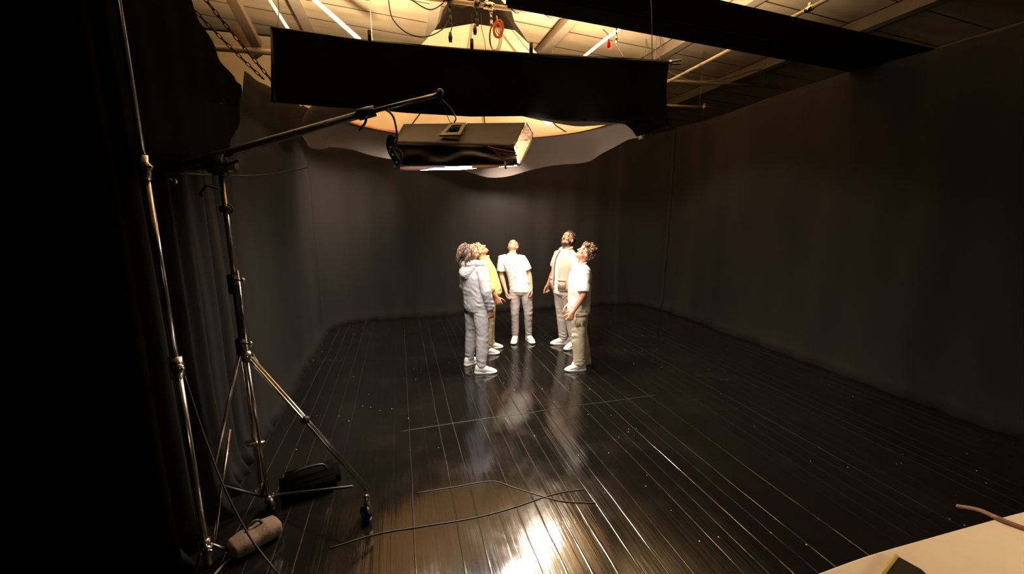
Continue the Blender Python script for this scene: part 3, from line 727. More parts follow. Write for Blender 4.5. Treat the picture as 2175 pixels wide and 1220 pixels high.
# its legs, low and flat
for tgt in ((450, 1140), (500, 1170), (412, 1215)):
    q = vz(*tgt, .03)-PO
    bm = bmesh.new(); 
    if tgt[0] == 450: tube(bm, [vd(489, 913, (PO).dot(F)+.45)-PO, Vector((.03, .02, .10))], .010, 8)
    else: tube(bm, [Vector((0, 0, .16)), Vector((q.x, q.y, .012))], .010, 8)
    obj('leg', bm, M['chrome_dark'], po)
# sandbag over the stand leg
bg = vz(535, 1150, .08); bag = empty('sandbag', (bg.x, bg.y+.06, 0), R(38))
tag(bag, 'small tan canvas sandbag lying on the floor under the stands', 'sandbag')
bm = bmesh.new()
loft(bm, [((x_, 0, .062+z_), (0, a_, 0), (0, 0, b_)) for x_, z_, a_, b_ in ((-.145, .0, .045, .03), (-.13, 0, .075, .05), (-.06, .004, .085, .058), (0, -.002, .080, .052), (.06, .004, .085, .058), (.13, 0, .075, .05), (.145, 0, .045, .03))], 24, p=2.8)
o = obj('bag', bm, M['canvas'], bag); rm = o.modifiers.new('r', 'REMESH'); rm.mode = 'VOXEL'; rm.voxel_size = .008; rm.use_smooth_shade = True
bm = bmesh.new(); tube(bm, curve_pts([(-.06, 0, .1), (-.02, .02, .15), (.03, .02, .15), (.06, 0, .1)], 12), .008, 6); obj('handle', bm, M['tape_black'], bag)
cable('floor_cable', [vd(392, 800, 2.3), vd(435, 930, 2.28), vd(478, 1040, 2.2), vd(530, 1140, 2.12), vz(590, 1222)+Vector((0, 0, .01))], .006, M['cable_black'], 'black cable slanting from the chrome pole down to the floor')
cable('floor_cable', [vz(500, 1178, .012), vz(480, 1195, .012), vz(455, 1222, .012)], .008, M['cable_grey'], 'short pale cable end lying on the floor by the pole foot')
# low dark case behind
dk = vz(640, 1110); b_ = empty('equipment_bag', (dk.x, dk.y+.35, 0), R(15)); tag(b_, 'low black equipment bag in the dark between the stand legs', 'bag')
bm = bmesh.new(); box(bm, (0, 0, .085), (.42, .22, .16), bevel=.04); o = obj('bag_body', bm, M['velvet'], b_)
bm = bmesh.new(); tube(bm, curve_pts([(-.12, -.05, .165), (-.08, -.05, .22), (.08, -.05, .22), (.12, -.05, .165)], 14), .01, 6); obj('handle', bm, M['tape_black'], b_)

# ================================================================= RIGGING CLUTTER ON THE GRID PIPE
def gp(x, dz=0, dy=0): return Vector((x, 4.9+dy, GZ + (x+1.7)/6.45*.06 + dz))
# wound cable
bm = bmesh.new(); pts = []
N_ = 420
for i in range(N_):
    x = .2 + 3.9*i/N_; ph = x*16 + 1.5*math.sin(x*5); rr = .033 + .012*max(0, math.sin(x*7+2))
    p = gp(x); pts.append(p + Vector((0, math.cos(ph)*rr, math.sin(ph)*rr)))
tube(bm, pts, .006, 5); tag(obj('wound_cable', bm, M['cable_black']), 'black cable wound in a spiral along the grid pipe', 'cable')
for i in range(3):
    x0 = -1.2 + i*.65; cable('sagging_cable', [gp(x0, .03), gp(x0+.15, -.04), gp(x0+.35, -.07-.02*i), gp(x0+.55, .02)], .006, M['cable_black'], ['small cable loop sagging from the pipe, above the flag left end', 'small cable loop sagging from the pipe, second from left', 'small cable loop sagging from the pipe, next to the dark cone top'][i], 'cable', group='cable loops on the grid pipe')
cable('sagging_cable', [vy(825, 0, 4.88), vy(834, 40, 4.86), vy(865, 70, 4.86), vy(905, 78, 4.86), vy(940, 62, 4.86), vy(955, 40, 4.88)], .006, M['cable_black'], 'long thin cable sagging across the lantern cone front')
def clampobj(x, label, m):
    r_ = empty('pipe_clamp', gp(x)); tag(r_, label, 'clamp', 'clamps on the grid pipe')
    bm = bmesh.new(); tube(bm, [Vector((-.025, 0, 0)), Vector((.025, 0, 0))], .042, 14); box(bm, (0, -.02, -.055), (.03, .04, .06), bevel=.005); obj('jaw', bm, m, r_)
    bm = bmesh.new(); tube(bm, [Vector((0, -.03, -.04)), Vector((.02, -.08, -.02))], .008, 8); ellip(bm, (.02, -.085, -.02), (.015, .015, .015), seg=8, rings=6); obj('screw_handle', bm, m, r_)
    bm = bmesh.new(); tube(bm, [Vector((0, -.02, -.08)), Vector((.005, -.02, -.16))], .010, 8); box(bm, (.005, -.02, -.19), (.03, .03, .08), bevel=.006); obj('hook', bm, m, r_)
    return r_
clampobj(vy(955, 20, 4.9).x, 'dark pipe clamp hanging at the cone left side', M['black_metal'])
clampobj(vy(1012, 25, 4.9).x, 'black pipe clamp in front of the dark cone top', M['black_metal'])
clampobj(vy(1042, 30, 4.9).x, 'shiny pipe clamp beside the orange cable coil', M['chrome'])
clampobj(vy(1308, 45, 4.9).x, 'shiny pipe clamp above the red tag', M['chrome'])
# plugs and hanging leads
def lead(x, y0, y1, label):
    p0 = vy(x, y0, 4.86); p1 = vy(x+3, y1, 4.86); r_ = empty('hanging_plug', p0); tag(r_, label, 'plug', 'plugs hanging from the grid pipe')
    bm = bmesh.new(); tube(bm, curve_pts([Vector((0, 0, 0)), Vector((.012, 0, (p1-p0).z*.4)), Vector((-.008, 0, (p1-p0).z))+Vector((0, 0, .08))], 10), .006, 6); obj('wire', bm, M['cable_black'], r_)
    bm = bmesh.new(); q = Vector((-.008, 0, (p1-p0).z+.04)); loft(bm, [(q+Vector((0, 0, .05)), RT*.016, F*.014), (q, RT*.024, F*.018), (q-Vector((0, 0, .05)), RT*.018, F*.016)], 10); obj('plug_body', bm, M['black_plastic'], r_)
lead(957, 35, 88, 'black plug dangling lowest, left of the cone centre')
lead(1010, 40, 72, 'black plug dangling right of the cone centre')
for i, (x, c) in enumerate(((1002, 'black'), (1022, 'black'))):
    cable('hanging_wire', [vy(x, 28, 4.87), vy(x+1, 60, 4.87), vy(x-2+i*9, 85, 4.87), vy(x+i*10, 108, 4.87)], .0035, M['cable_black'], ['thin black wire hanging straight down over the bright cone', 'thin black wire bending right as it hangs over the bright cone'][i], 'wire')
cr_ = vy(1056, 66, 4.84); bm = bmesh.new()
for i in range(5): torus(bm, cr_+Vector((.012*math.sin(i*2.1), -.02*i, .01*math.cos(i*1.7))), .075+.006*math.sin(i*3), .0065, (.35*math.sin(i), 1, .2), 26, 6, .62, (1, 0, 0))
tube(bm, [cr_+Vector((0, -.03, .07)), cr_+Vector((0, .02, .16))], .008, 6)
tag(obj('orange_cable_coil', bm, M['cable_orange']), 'coiled orange cable hanging from the pipe over the cone', 'cable')
bm = bmesh.new()
for i in range(3): torus(bm, cr_+Vector((-.03+.01*i, .02, -.06)), .13+.01*i, .004, (.1*i, 1, .1), 26, 6, .45, (1, 0, 0))
tag(obj('dark_cable_coil', bm, M['cable_grey']), 'large loose dark cable loop behind the orange coil', 'cable')
rt_ = vy(1293, 95, 4.87); r_ = empty('red_tag', rt_); tag(r_, 'small bright red tag hanging on a cord below the pipe', 'tag')
bm = bmesh.new(); loft(bm, [(Vector((0, 0, -.045)), RT*.012, F*.006), (Vector((.004, 0, -.02)), RT*.022, F*.008), (Vector((0, 0, .02)), RT*.018, F*.008), (Vector((0, 0, .045)), RT*.008, F*.005)], 10); obj('tag_body', bm, M['red'], r_)
bm = bmesh.new(); tube(bm, curve_pts([Vector((0, 0, .04)), vy(1291, 75, 4.87)-rt_, vy(1280, 62, 4.89)-rt_], 8), .004, 5); obj('cord', bm, M['cable_black'], r_)
cable('safety_cord', [vy(1283, 62, 4.88), vy(1298, 80, 4.7), vy(1325, 122, 4.05)], .004, M['cable_black'], 'thin cord running from the pipe clamp to the flag top edge', 'cord')
bm = bmesh.new()
for i in range(9): torus(bm, gp(3.0+.012*i, .08+.01*math.sin(i*2), -.02), .05+.01*math.sin(i), .005, (1, .4*math.sin(i*2), .5*math.cos(i)), 18, 5)
tag(obj('white_cord_bundle', bm, M['white_plastic']), 'bundle of white cord tied on top of the grid pipe', 'cord')
cable('sagging_cable', [vy(1415, 150, 7), vy(1470, 172, 7), vy(1540, 168, 7), vy(1600, 150, 7), vy(1660, 142, 7)], .012, M['pipe_dim'], 'thick dim cable sagging across the roof right of the flag')

# ================================================================= TABLE
tb = empty('table', (2.3, .1, 0)); tag(tb, 'cream tabletop corner jutting in at the lower right of the room', 'table')
TZ = .95
P = [vz(1660, 1248, TZ), vz(1725, 1222, TZ), vz(1840, 1180, TZ), vz(1950, 1148, TZ), vz(2060, 1117, TZ), vz(2175, 1086, TZ), vz(2320, 1052, TZ)]
edge = curve_pts(P, 24); far = [Vector((edge[-1].x+.05, -.35, TZ)), Vector((edge[0].x-.02, -.35, TZ))]
bm = bmesh.new(); o3 = Vector((2.3, .1, 0)); top = [bm.verts.new(p-o3) for p in edge+far]; bot = [bm.verts.new(p-o3-Vector((0, 0, .035))) for p in edge+far]
bm.faces.new(top); bm.faces.new(list(reversed(bot))); n_ = len(top)
for i in range(n_): bm.faces.new((top[i], bot[i], bot[(i+1) % n_], top[(i+1) % n_]))
o = obj('tabletop', bm, M['table'], tb, smooth=False); bv = o.modifiers.new('b', 'BEVEL'); bv.width = .008; bv.segments = 3
for x, y in ((edge[3].x+.1, .45), (edge[-1].x-.1, .5), (edge[-1].x-.1, -.25), (edge[3].x+.1, -.25)):
    bm = bmesh.new(); tube(bm, [Vector((x, y, .0))-o3, Vector((x, y, TZ-.035))-o3], .022, 12); obj('leg', bm, M['chrome_dark'], tb)
# added desk lamp, out of view, put in to light the tabletop
dl = empty('added_desk_lamp', (2.75, -.28, TZ), 0); tag(dl, 'added black desk lamp out of view on the back of the cream tabletop', 'lamp')
bm = bmesh.new(); loft(bm, [((0, 0, 0), (.08, 0, 0), (0, .08, 0)), ((0, 0, .02), (.075, 0, 0), (0, .075, 0))], 20); obj('base', bm, M['black_metal'], dl)
bm = bmesh.new(); tube(bm, [Vector((0, 0, .02)), Vector((0, -.06, .38)), Vector((-.12, .06, .62))], .009, 8); obj('arm', bm, M['black_metal'], dl)
bm = bmesh.new(); dn = Vector((-.45, .45, -.75)).normalized(); u_, v_2 = frame_for(dn); hq = Vector((-.12, .06, .62))
loft(bm, [(hq-dn*.03, u_*.03, v_2*.03), (hq+dn*.02, u_*.045, v_2*.045), (hq+dn*.09, u_*.075, v_2*.075)], 20); obj('shade', bm, M['black_metal'], dl)
bm = bmesh.new(); loft(bm, [(hq+dn*.092, u_*.06, v_2*.06), (hq+dn*.096, u_*.055, v_2*.055)], 16); obj('bulb', bm, mat('added_desk_bulb', (1, 1, 1), .3, emit=(1, .78, .5), estr=12), dl)
l = bpy.data.lights.new('added_desk_lamp_beam', 'SPOT'); l.energy = P_DESK; l.color = (1, .80, .55); l.shadow_soft_size = .05; l.spot_size = R(120); l.spot_blend = .5
o = bpy.data.objects.new('added_desk_lamp_beam', l); COL.objects.link(o); o.parent = dl; o.location = hq+dn*.11; o.rotation_euler = dn.to_track_quat('-Z', 'Y').to_euler()
# folded tape card on the table
ca = vz(1903, 1186, TZ+.001); ob_ = empty('folded_card', ca); tag(ob_, 'dark folded card with yellow edge on the cream tabletop', 'card')
A_, B_, C_, D_ = [Vector(vz(x, y, TZ))-ca for x, y in ((1903, 1187), (1955, 1216), (1990, 1250), (1855, 1250))]
bm = bmesh.new(); up = Vector((0, 0, .012)); vs_ = [bm.verts.new(p+up) for p in (A_, B_, C_, D_)]; vb = [bm.verts.new(p+Vector((0, 0, .002))) for p in (A_, B_, C_, D_)]
bm.faces.new(vs_); bm.faces.new(list(reversed(vb)))
for i in range(4): bm.faces.new((vs_[i], vb[i], vb[(i+1) % 4], vs_[(i+1) % 4]))
obj('card_face', bm, M['tape_black'], ob_, smooth=False)
bm = bmesh.new(); tube(bm, [A_+up, D_+up], .006, 6); obj('yellow_edge', bm, M['tape_yellow'], ob_)
sp = [vz(2035, 1076, TZ-.10), vz(2075, 1083, TZ-.03), vz(2112, 1098, TZ+.008), vz(2145, 1112, TZ+.008), vz(2190, 1128, TZ+.008)]
cable('strap', sp, .009, M['strap'], 'pinkish brown strap hanging over the tabletop edge', 'strap')

# thin cables and creases on the floor
def floorline(pts, r, label): return cable('floor_cable', [vz(x, y, r) for x, y in pts], r, M['cable_floor'], label, 'cable', n=60, group='thin black floor cables')
floorline([(700, 1165), (800, 1135), (890, 1120), (1000, 1102), (1080, 1082), (1160, 1055), (1200, 1045), (1240, 1040)], .0035, 'thin glossy cable curving from the lower left to the crossing point on the floor')
floorline([(885, 1048), (960, 1036), (1045, 1023), (1090, 1036), (1160, 1057), (1200, 1066), (1265, 1069)], .0035, 'thin glossy cable bending down past the crossing point on the floor')
floorline([(850, 917), (940, 903), (1040, 888), (1120, 878), (1190, 866), (1280, 855), (1390, 840)], .002, 'thin long straight cable lying across the boards behind the reflection')

# ================================================================= PEOPLE
def bake(o):
    dg = bpy.context.evaluated_depsgraph_get(); dg.update(); ev = o.evaluated_get(dg)
    me = bpy.data.meshes.new_from_object(ev); me.name = o.name
    old = o.data; o.modifiers.clear(); o.data = me
    bpy.data.meshes.remove(old)
    for p in me.polygons: p.use_smooth = True
    return o
def fused(name, bm, m, parent, voxel=.006, smooth=4, wr=None):
    o = obj(name, bm, m, parent)
    r = o.modifiers.new('r', 'REMESH'); r.mode = 'VOXEL'; r.voxel_size = voxel; r.use_smooth_shade = True
    s = o.modifiers.new('s', 'SMOOTH'); s.factor = .5; s.iterations = smooth
    bake(o)
    if wr:
        me = o.data; ns = [v.normal.copy() for v in me.vertices]
        for v, n in zip(me.vertices, ns): v.co += n*wr(v.co)
        me.update()
    return o
def head_pieces(bm, T, jaw=1.0):
    def e(c, s): ellip(bm, T @ Vector(c), s, T.to_3x3().normalized(), 20, 14)
    e((0, -.015, .065), (.076, .095, .082)); e((0, .005, .01), (.068, .078, .085))
    e((0, .035, -.035), (.052*jaw, .052, .055)); e((0, .07, -.068), (.026, .022, .022))
    for s in (-1, 1):
        e((s*.036, .062, .002), (.026, .026, .024)); e((s*.080, -.012, .012), (.010, .020, .030)); e((s*.030, .078, .052), (.026, .014, .010))
        e((s*.046, .03, -.04), (.022, .035, .025))
    e((0, .074, .075), (.05, .022, .035))
    tube(bm, [T @ Vector((0, .082, .045)), T @ Vector((0, .100, .015)), T @ Vector((0, .108, -.003))], [.010, .012, .014], 8, dome=True)
    for s in (-1, 1): e((s*.012, .096, -.004), (.010, .011, .008))
    e((0, .086, -.030), (.024, .012, .0065)); e((0, .083, -.043), (.021, .012, .007))
def hand_pieces(bm, wrist, fdir, fwd, palm_n, curl=.35, s=1.0):
    """fdir: along the fingers, fwd: thumb side, palm_n: where the palm looks"""
    f = fdir.normalized(); w_ = (fwd - f*fwd.dot(f)).normalized(); p = palm_n - f*palm_n.dot(f); p = (p - w_*p.dot(w_)).normalized()
    def rg(t, hw, ht): return (wrist + f*t*s, w_*hw*s, p*ht*s)
    loft(bm, [rg(-.02, .024, .019), rg(.01, .028, .018), rg(.04, .038, .017), (wrist+f*.085*s, w_*.041*s, p*.014*s), rg(.095, .036, .009)], 14, p=2.6)
    for k, (off, L) in enumerate(((.030, .072), (.010, .080), (-.010, .074), (-.029, .058))):
        b = wrist + f*.085*s + w_*off*s; d = f + w_*off*2.2; pts = [b]; ang = 0
        for q, fr in enumerate((.45, .32, .25)):
            ang += curl*(1.0+.25*k)*(1, 1.2, .9)[q]
            d2 = (d*math.cos(ang) + p*math.sin(ang)).normalized(); pts.append(pts[-1] + d2*L*fr*s)
        tube(bm, pts, [.0105*s, .0100*s, .0092*s, .0078*s], 8, dome=True)
    b = wrist + f*.025*s + w_*.026*s + p*.006*s
    tube(bm, [b, b+(f*.6+w_*.55+p*.35)*.034*s, b+(f*.95+w_*.75+p*.6)*.055*s, b+(f*1.5+w_*.8+p*.85)*.062*s], [.014*s, .012*s, .010*s, .008*s], 8, dome=True)

def sleeve(bm, pts, rr): tube(bm, pts, rr, 16, dome=False)
def torso_rings(hip, sh, prof, lean_dir=Vector((0, 0, 0))):
    """prof: (t, halfwidth, halfdepth, forward shift)"""
    out = []
    for t, hw, hdp, fs in prof:
        c = hip.lerp(sh, t); out.append((c + Vector((0, fs, 0)), Vector((hw, 0, 0)), Vector((0, hdp, 0))))
    return out
def person(name_label, pos, yaw, sc, skin, pose, build):
    """local frame: x right, y forward, z up; every person is an Empty with a body and clothing children"""
    root = empty('person', (pos[0], pos[1], 0), 0); tag(root, name_label, 'person', 'men looking up in a circle')
    root.rotation_euler = (0, 0, yaw); root.scale = (sc, sc, sc)
    P_ = dict(hip=Vector((0, 0, .93)), neck=Vector((0, -.01, 1.47)), shw=.165, shz=1.405,
              kneeR=Vector((.105, .02, .50)), kneeL=Vector((-.105, .02, .50)), ankR=Vector((.115, -.03, .085)), ankL=Vector((-.115, -.03, .085)),
              elbR=Vector((.225, -.03, 1.14)), elbL=Vector((-.225, -.03, 1.14)), wrR=Vector((.24, .06, .90)), wrL=Vector((-.24, .06, .90)),
              hpitch=50, hyaw=0, hroll=0, footR=-10, footL=10, palmR=Vector((-1, 0, 0)), palmL=Vector((1, 0, 0)), curl=.35)
    P_.update(pose)
    hip, neck = P_['hip'], P_['neck']
    off = Vector((neck.x, neck.y+.01, 0))
    shR = Vector((P_['shw'], 0, P_['shz'])) + off; shL = Vector((-P_['shw'], 0, P_['shz'])) + off
    hjR = hip + Vector((.092, 0, -.02)); hjL = hip + Vector((-.092, 0, -.02))
    P_.update(shR=shR, shL=shL, hjR=hjR, hjL=hjL)
    # head transform
    hp = R(P_['hpitch']); base = neck + Vector((0, .0, .055))
    T = Matrix.Translation(base) @ Matrix.Rotation(R(P_['hyaw']), 4, 'Z') @ Matrix.Rotation(R(P_['hroll']), 4, 'Y') @ Matrix.Rotation(hp, 4, 'X') @ Matrix.Translation((0, .022, .070))
    P_['T'] = T
    bm = bmesh.new()
    sh = Vector((off.x, off.y, 1.40))
    hips0 = Vector((hip.x, hip.y, hip.z-.03))
    loft(bm, torso_rings(hips0, sh, [(-.08, .10, .075, 0), (0, .150, .10, 0), (.15, .145, .098, .0), (.35, .130, .09, .01), (.6, .145, .10, .015), (.85, .150, .10, .005), (1.0, .12, .08, 0), (1.1, .07, .06, -.005)]), 24)
    tube(bm, [neck+Vector((0, 0, -.07)), neck, neck.lerp(T @ Vector((0, -.02, -.02)), .55), T @ Vector((0, -.01, 0))], [.068, .061, .058, .053], 16)
    head_pieces(bm, T, P_.get('jaw', 1.0))
    for s in ('R', 'L'):
        sh_, el, wr = P_['sh'+s], P_['elb'+s], P_['wr'+s]
        tube(bm, [sh_.lerp(Vector((0, 0, 1.42))+off, .35), sh_+Vector((0, 0, -.01)), sh_.lerp(el, .35), el, el.lerp(wr, .3), el.lerp(wr, .75), wr], [.055, .055, .050, .040, .043, .032, .026], 14, dome=True)
        fd = (wr-el).normalized(); fd = (fd + P_.get('bend'+s, Vector((0, 0, -.5)))).normalized()
        hand_pieces(bm, wr, fd, P_.get('thumb'+s, Vector((0, 1, 0))), P_['palm'+s], P_['curl'], 1.12)
        hj, kn, an = P_['hj'+s], P_['knee'+s], P_['ank'+s]
        tube(bm, [hj, hj.lerp(kn, .4), kn, kn.lerp(an, .3), kn.lerp(an, .8), an], [.088, .078, .056, .056, .040, .040], 14, dome=True)
        fa = R(P_['foot'+s]); fdv = Vector((-math.sin(fa), math.cos(fa), 0))
        tube(bm, [an, an+fdv*.08+Vector((0, 0, -.035)), an+fdv*.15+Vector((0, 0, -.045))], [.038, .033, .022], 10, dome=True)
    body = fused('body', bm, skin, root, .0058, 3)
    # eyes
    for s in (-1, 1):
        bm = bmesh.new(); ellip(bm, T @ Vector((s*.031, .079, .030)), (.0125,)*3, seg=12, rings=10); ey = obj('eye', bm, M['eye'], root)
        bm = bmesh.new(); ellip(bm, T @ Vector((s*.031, .0885, .030)), (.0055, .0035, .0055), T.to_3x3(), 10, 8); obj('iris', bm, M['iris'], ey)
        bm = bmesh.new(); tube(bm, [T @ Vector((s*.014, .089, .054)), T @ Vector((s*.032, .090, .060)), T @ Vector((s*.050, .080, .054))], [.003, .004, .002], 6, dome=True); obj('eyebrow', bm, P_.get('hairmat', M['hair_black']), root)
    # shoes
    for s in ('R', 'L'):
        an = P_['ank'+s]; fa = R(P_['foot'+s]); fy = Vector((-math.sin(fa), math.cos(fa), 0)); fx = Vector((math.cos(fa), math.sin(fa), 0))
        lift = an.z-.085; B0 = Vector((an.x, an.y, lift))
        def sr(y, hw, zt, z0=.02): return (B0+fy*y+Vector((0, 0, (zt+z0)/2)), fx*hw, Vector((0, 0, (zt-z0)/2)))
        bm = bmesh.new()
        loft(bm, [sr(-.084, .022, .085), sr(-.072, .037, .118), sr(-.03, .046, .135), sr(.015, .048, .130), sr(.055, .048, .108), (sr(.10, .049, .084)), sr(.145, .049, .068), sr(.180, .040, .050), sr(.205, .022, .042)], 18, p=2.5)
        shoe = fused('shoe', bm, M['shoe'], root, .006, 3)
        bm = bmesh.new(); outl = [(-.092, .022), (-.075, .038), (-.02, .044), (.04, .044), (.10, .052), (.155, .052), (.195, .040), (.215, .018)]
        top = []; low = []
        for y_, hw in outl: top.append((y_, hw)); low.append((y_, hw))
        prof = [fx*hw + fy*y_ for y_, hw in outl] + [fx*-hw + fy*y_ for y_, hw in reversed(outl)]
        rings_ = []
        for z, k in ((.0, .94), (.006, 1.0), (.024, 1.0), (.034, .96)):
            rings_.append([bm.verts.new(B0 + q*k + Vector((0, 0, z + .012*max(0, (q.dot(fy)-.15)/.06)*(1 if z < .01 else 0)))) for q in prof])
        for a, b in zip(rings_, rings_[1:]): bridge(bm, a, b)
        bm.faces.new(list(reversed(rings_[0]))); bm.faces.new(rings_[-1]); obj('sole', bm, M['sole'], shoe)
        bm = bmesh.new()
        for q in range(4): yy = .035+.022*q; zt = .119-.0115*q-.004; tube(bm, [B0+fy*yy-fx*.022+Vector((0, 0, zt-.002)), B0+fy*(yy+.004)+Vector((0, 0, zt+.006)), B0+fy*yy+fx*.022+Vector((0, 0, zt-.002))], .004, 5)
        obj('laces', bm, M['sole'], shoe)
        for sd in (-1, 1):
            bm = bmesh.new(); tube(bm, [B0+fy*-.01+fx*sd*.044+Vector((0, 0, .05)), B0+fy*.04+fx*sd*.045+Vector((0, 0, .042)), B0+fy*.075+fx*sd*.044+Vector((0, 0, .05))], [.003, .007, .003], 6); obj('side_stripe', bm, M['shoe_grey'], shoe)
    build(root, P_, T)
    return root
def wrinkle(amp, freq, seed, zs=1.0, bands=()):
    def f(c):
        d = amp*noise.noise(Vector((c.x*freq+seed, c.y*freq, c.z*freq*zs)))
        q = noise.noise(Vector((c.x*freq*1.7, c.y*freq*1.7+seed, c.z*freq*2.3*zs))); d += amp*.9*(.35-abs(q))
        for z0, wd, a, per in bands:
            k = math.exp(-((c.z-z0)/wd)**2)*max(0, .35+1.6*noise.noise(Vector((c.x*11-seed, c.y*11, c.z*7)))); d += .8*a*k*math.sin(2*PI*(c.z + .06*noise.noise(Vector((c.x*7+seed, c.y*7, c.z*3))))/per + c.x*20)
        return d
    return f
def trousers(root, P_, m, r=(.108, .098, .078, .070, .066), hem=.12, seed=1, name='trousers', top=None, stack=.010):
    bm = bmesh.new(); hip = P_['hip']
    loft(bm, [(hip+Vector((0, 0, -.12)), Vector((.15, 0, 0)), Vector((0, .105, 0))), (hip+Vector((0, 0, -.06)), Vector((.172, 0, 0)), Vector((0, .122, 0))), (hip+Vector((0, 0, .02)), Vector((.168, 0, 0)), Vector((0, .118, 0))), (hip+Vector((0, 0, .10)), Vector((.155, 0, 0)), Vector((0, .108, 0)))], 28)
    for s in ('R', 'L'):
        hj, kn, an = P_['hj'+s], P_['knee'+s], P_['ank'+s]; hm = an + Vector((0, 0, hem-.085)) + (kn-an).normalized()*0
        lw = an.lerp(kn, (hem-.085)/(kn.z-an.z))
        tube(bm, [hj+Vector((0, 0, -.03)), hj.lerp(kn, .45), kn, kn.lerp(lw, .45), kn.lerp(lw, .9), lw], [r[0], r[1], r[2], r[3], r[4], r[4]*.97], 20)
    return fused(name, bm, m, root, .008, 4, wrinkle(.007, 9, seed, .7, ((.50, .12, .005, .085), (hem+.05, .06, stack*.8, .05), (.82, .07, .003, .06))))
def top_garment(root, P_, m, name, prof, arm, z0, z1, seed, neck_r=.075, voxel=.008, amp=.008, bands=()):
    """prof: torso rings as (z, hw, hd, shift); arm: fractions along the arm for the sleeve end and radii"""
    bm = bmesh.new(); hip = P_['hip']; nk = P_['neck']
    def cen(z):
        t = max(0, min(1, (z-hip.z)/(1.42-hip.z))); return Vector((hip.x+(nk.x-hip.x)*t, hip.y+(nk.y+.01-hip.y)*t, z))
    rings_ = [(cen(z)+Vector((0, s_, 0)), Vector((hw, 0, 0)), Vector((0, hd_, 0))) for z, hw, hd_, s_ in prof]
    loft(bm, rings_, 30, p=2.3)
    for s in ('R', 'L'):
        sh_, el, wr = P_['sh'+s], P_['elb'+s], P_['wr'+s]; full, rs = arm
        inn = sh_.lerp(Vector((nk.x, nk.y, 1.39)), .4)
        if full <= 1:
            end = sh_.lerp(el, full); pts = [inn, sh_+Vector((0, 0, -.015)), sh_.lerp(el, full*.5), end]
        else:
            pts = [inn, sh_+Vector((0, 0, -.015)), sh_.lerp(el, .5), el, el.lerp(wr, .5), el.lerp(wr, full-1)]
        tube(bm, pts, rs, 18)
    return fused(name, bm, m, root, voxel, 4, wrinkle(amp, 8, seed, .8, bands))
def hair_cap(root, T, m, name, inflate=.008, front=.05, low=-.01, blobs=0, bs=.016, seed=3, back_low=-.04, parent=None, strands=None):
    """a shell over the scalp: keep points of the skull ellipsoid above the hair line, optionally covered in curls"""
    rnd = random.Random(seed); bm = bmesh.new(); a, b, c = .076+inflate, .095+inflate, .082+inflate; ctr = Vector((0, -.015, .065))
    r = bmesh.ops.create_uvsphere(bm, u_segments=36, v_segments=24, radius=1)
    for v in r['verts']: v.co = Vector((v.co.x*a, v.co.y*b, v.co.z*c)) + ctr
    def keep(p): 
        lim = low + (back_low-low)*max(0, min(1, (-p.y)/.08)) if p.y < 0 else low + (front+.06-low)*min(1, p.y/.07)
        return p.z > lim
    dl = [v for v in bm.verts if not keep(v.co)]
    pts = [v.co.copy() for v in bm.verts if keep(v.co)]
    bmesh.ops.delete(bm, geom=dl, context='VERTS')
    if inflate: bmesh.ops.solidify(bm, geom=list(bm.faces), thickness=inflate*.9)
    for i in range(blobs):
        p = rnd.choice(pts); n_ = (p-ctr).normalized(); q = p + n_*rnd.uniform(0, bs*.7) + Vector((rnd.uniform(-1, 1), rnd.uniform(-1, 1), rnd.uniform(-1, 1)))*.008
        k = bs*rnd.uniform(.6, 1.15); torus(bm, q, k*.7, k*.42, Vector((rnd.uniform(-1, 1), rnd.uniform(-1, 1), rnd.uniform(-1, 1)))+n_*.6, 8, 5)
    bmesh.ops.transform(bm, matrix=T, verts=bm.verts)
    if strands: strands(bm, T, pts, rnd)
    return obj(name, bm, m, root)

def face_yaw(alpha):      # alpha: 0 = away from the camera, 90 = to the picture's right
    v = F*math.cos(R(alpha)) + RT*math.sin(R(alpha)); return math.atan2(-v.x, v.y)

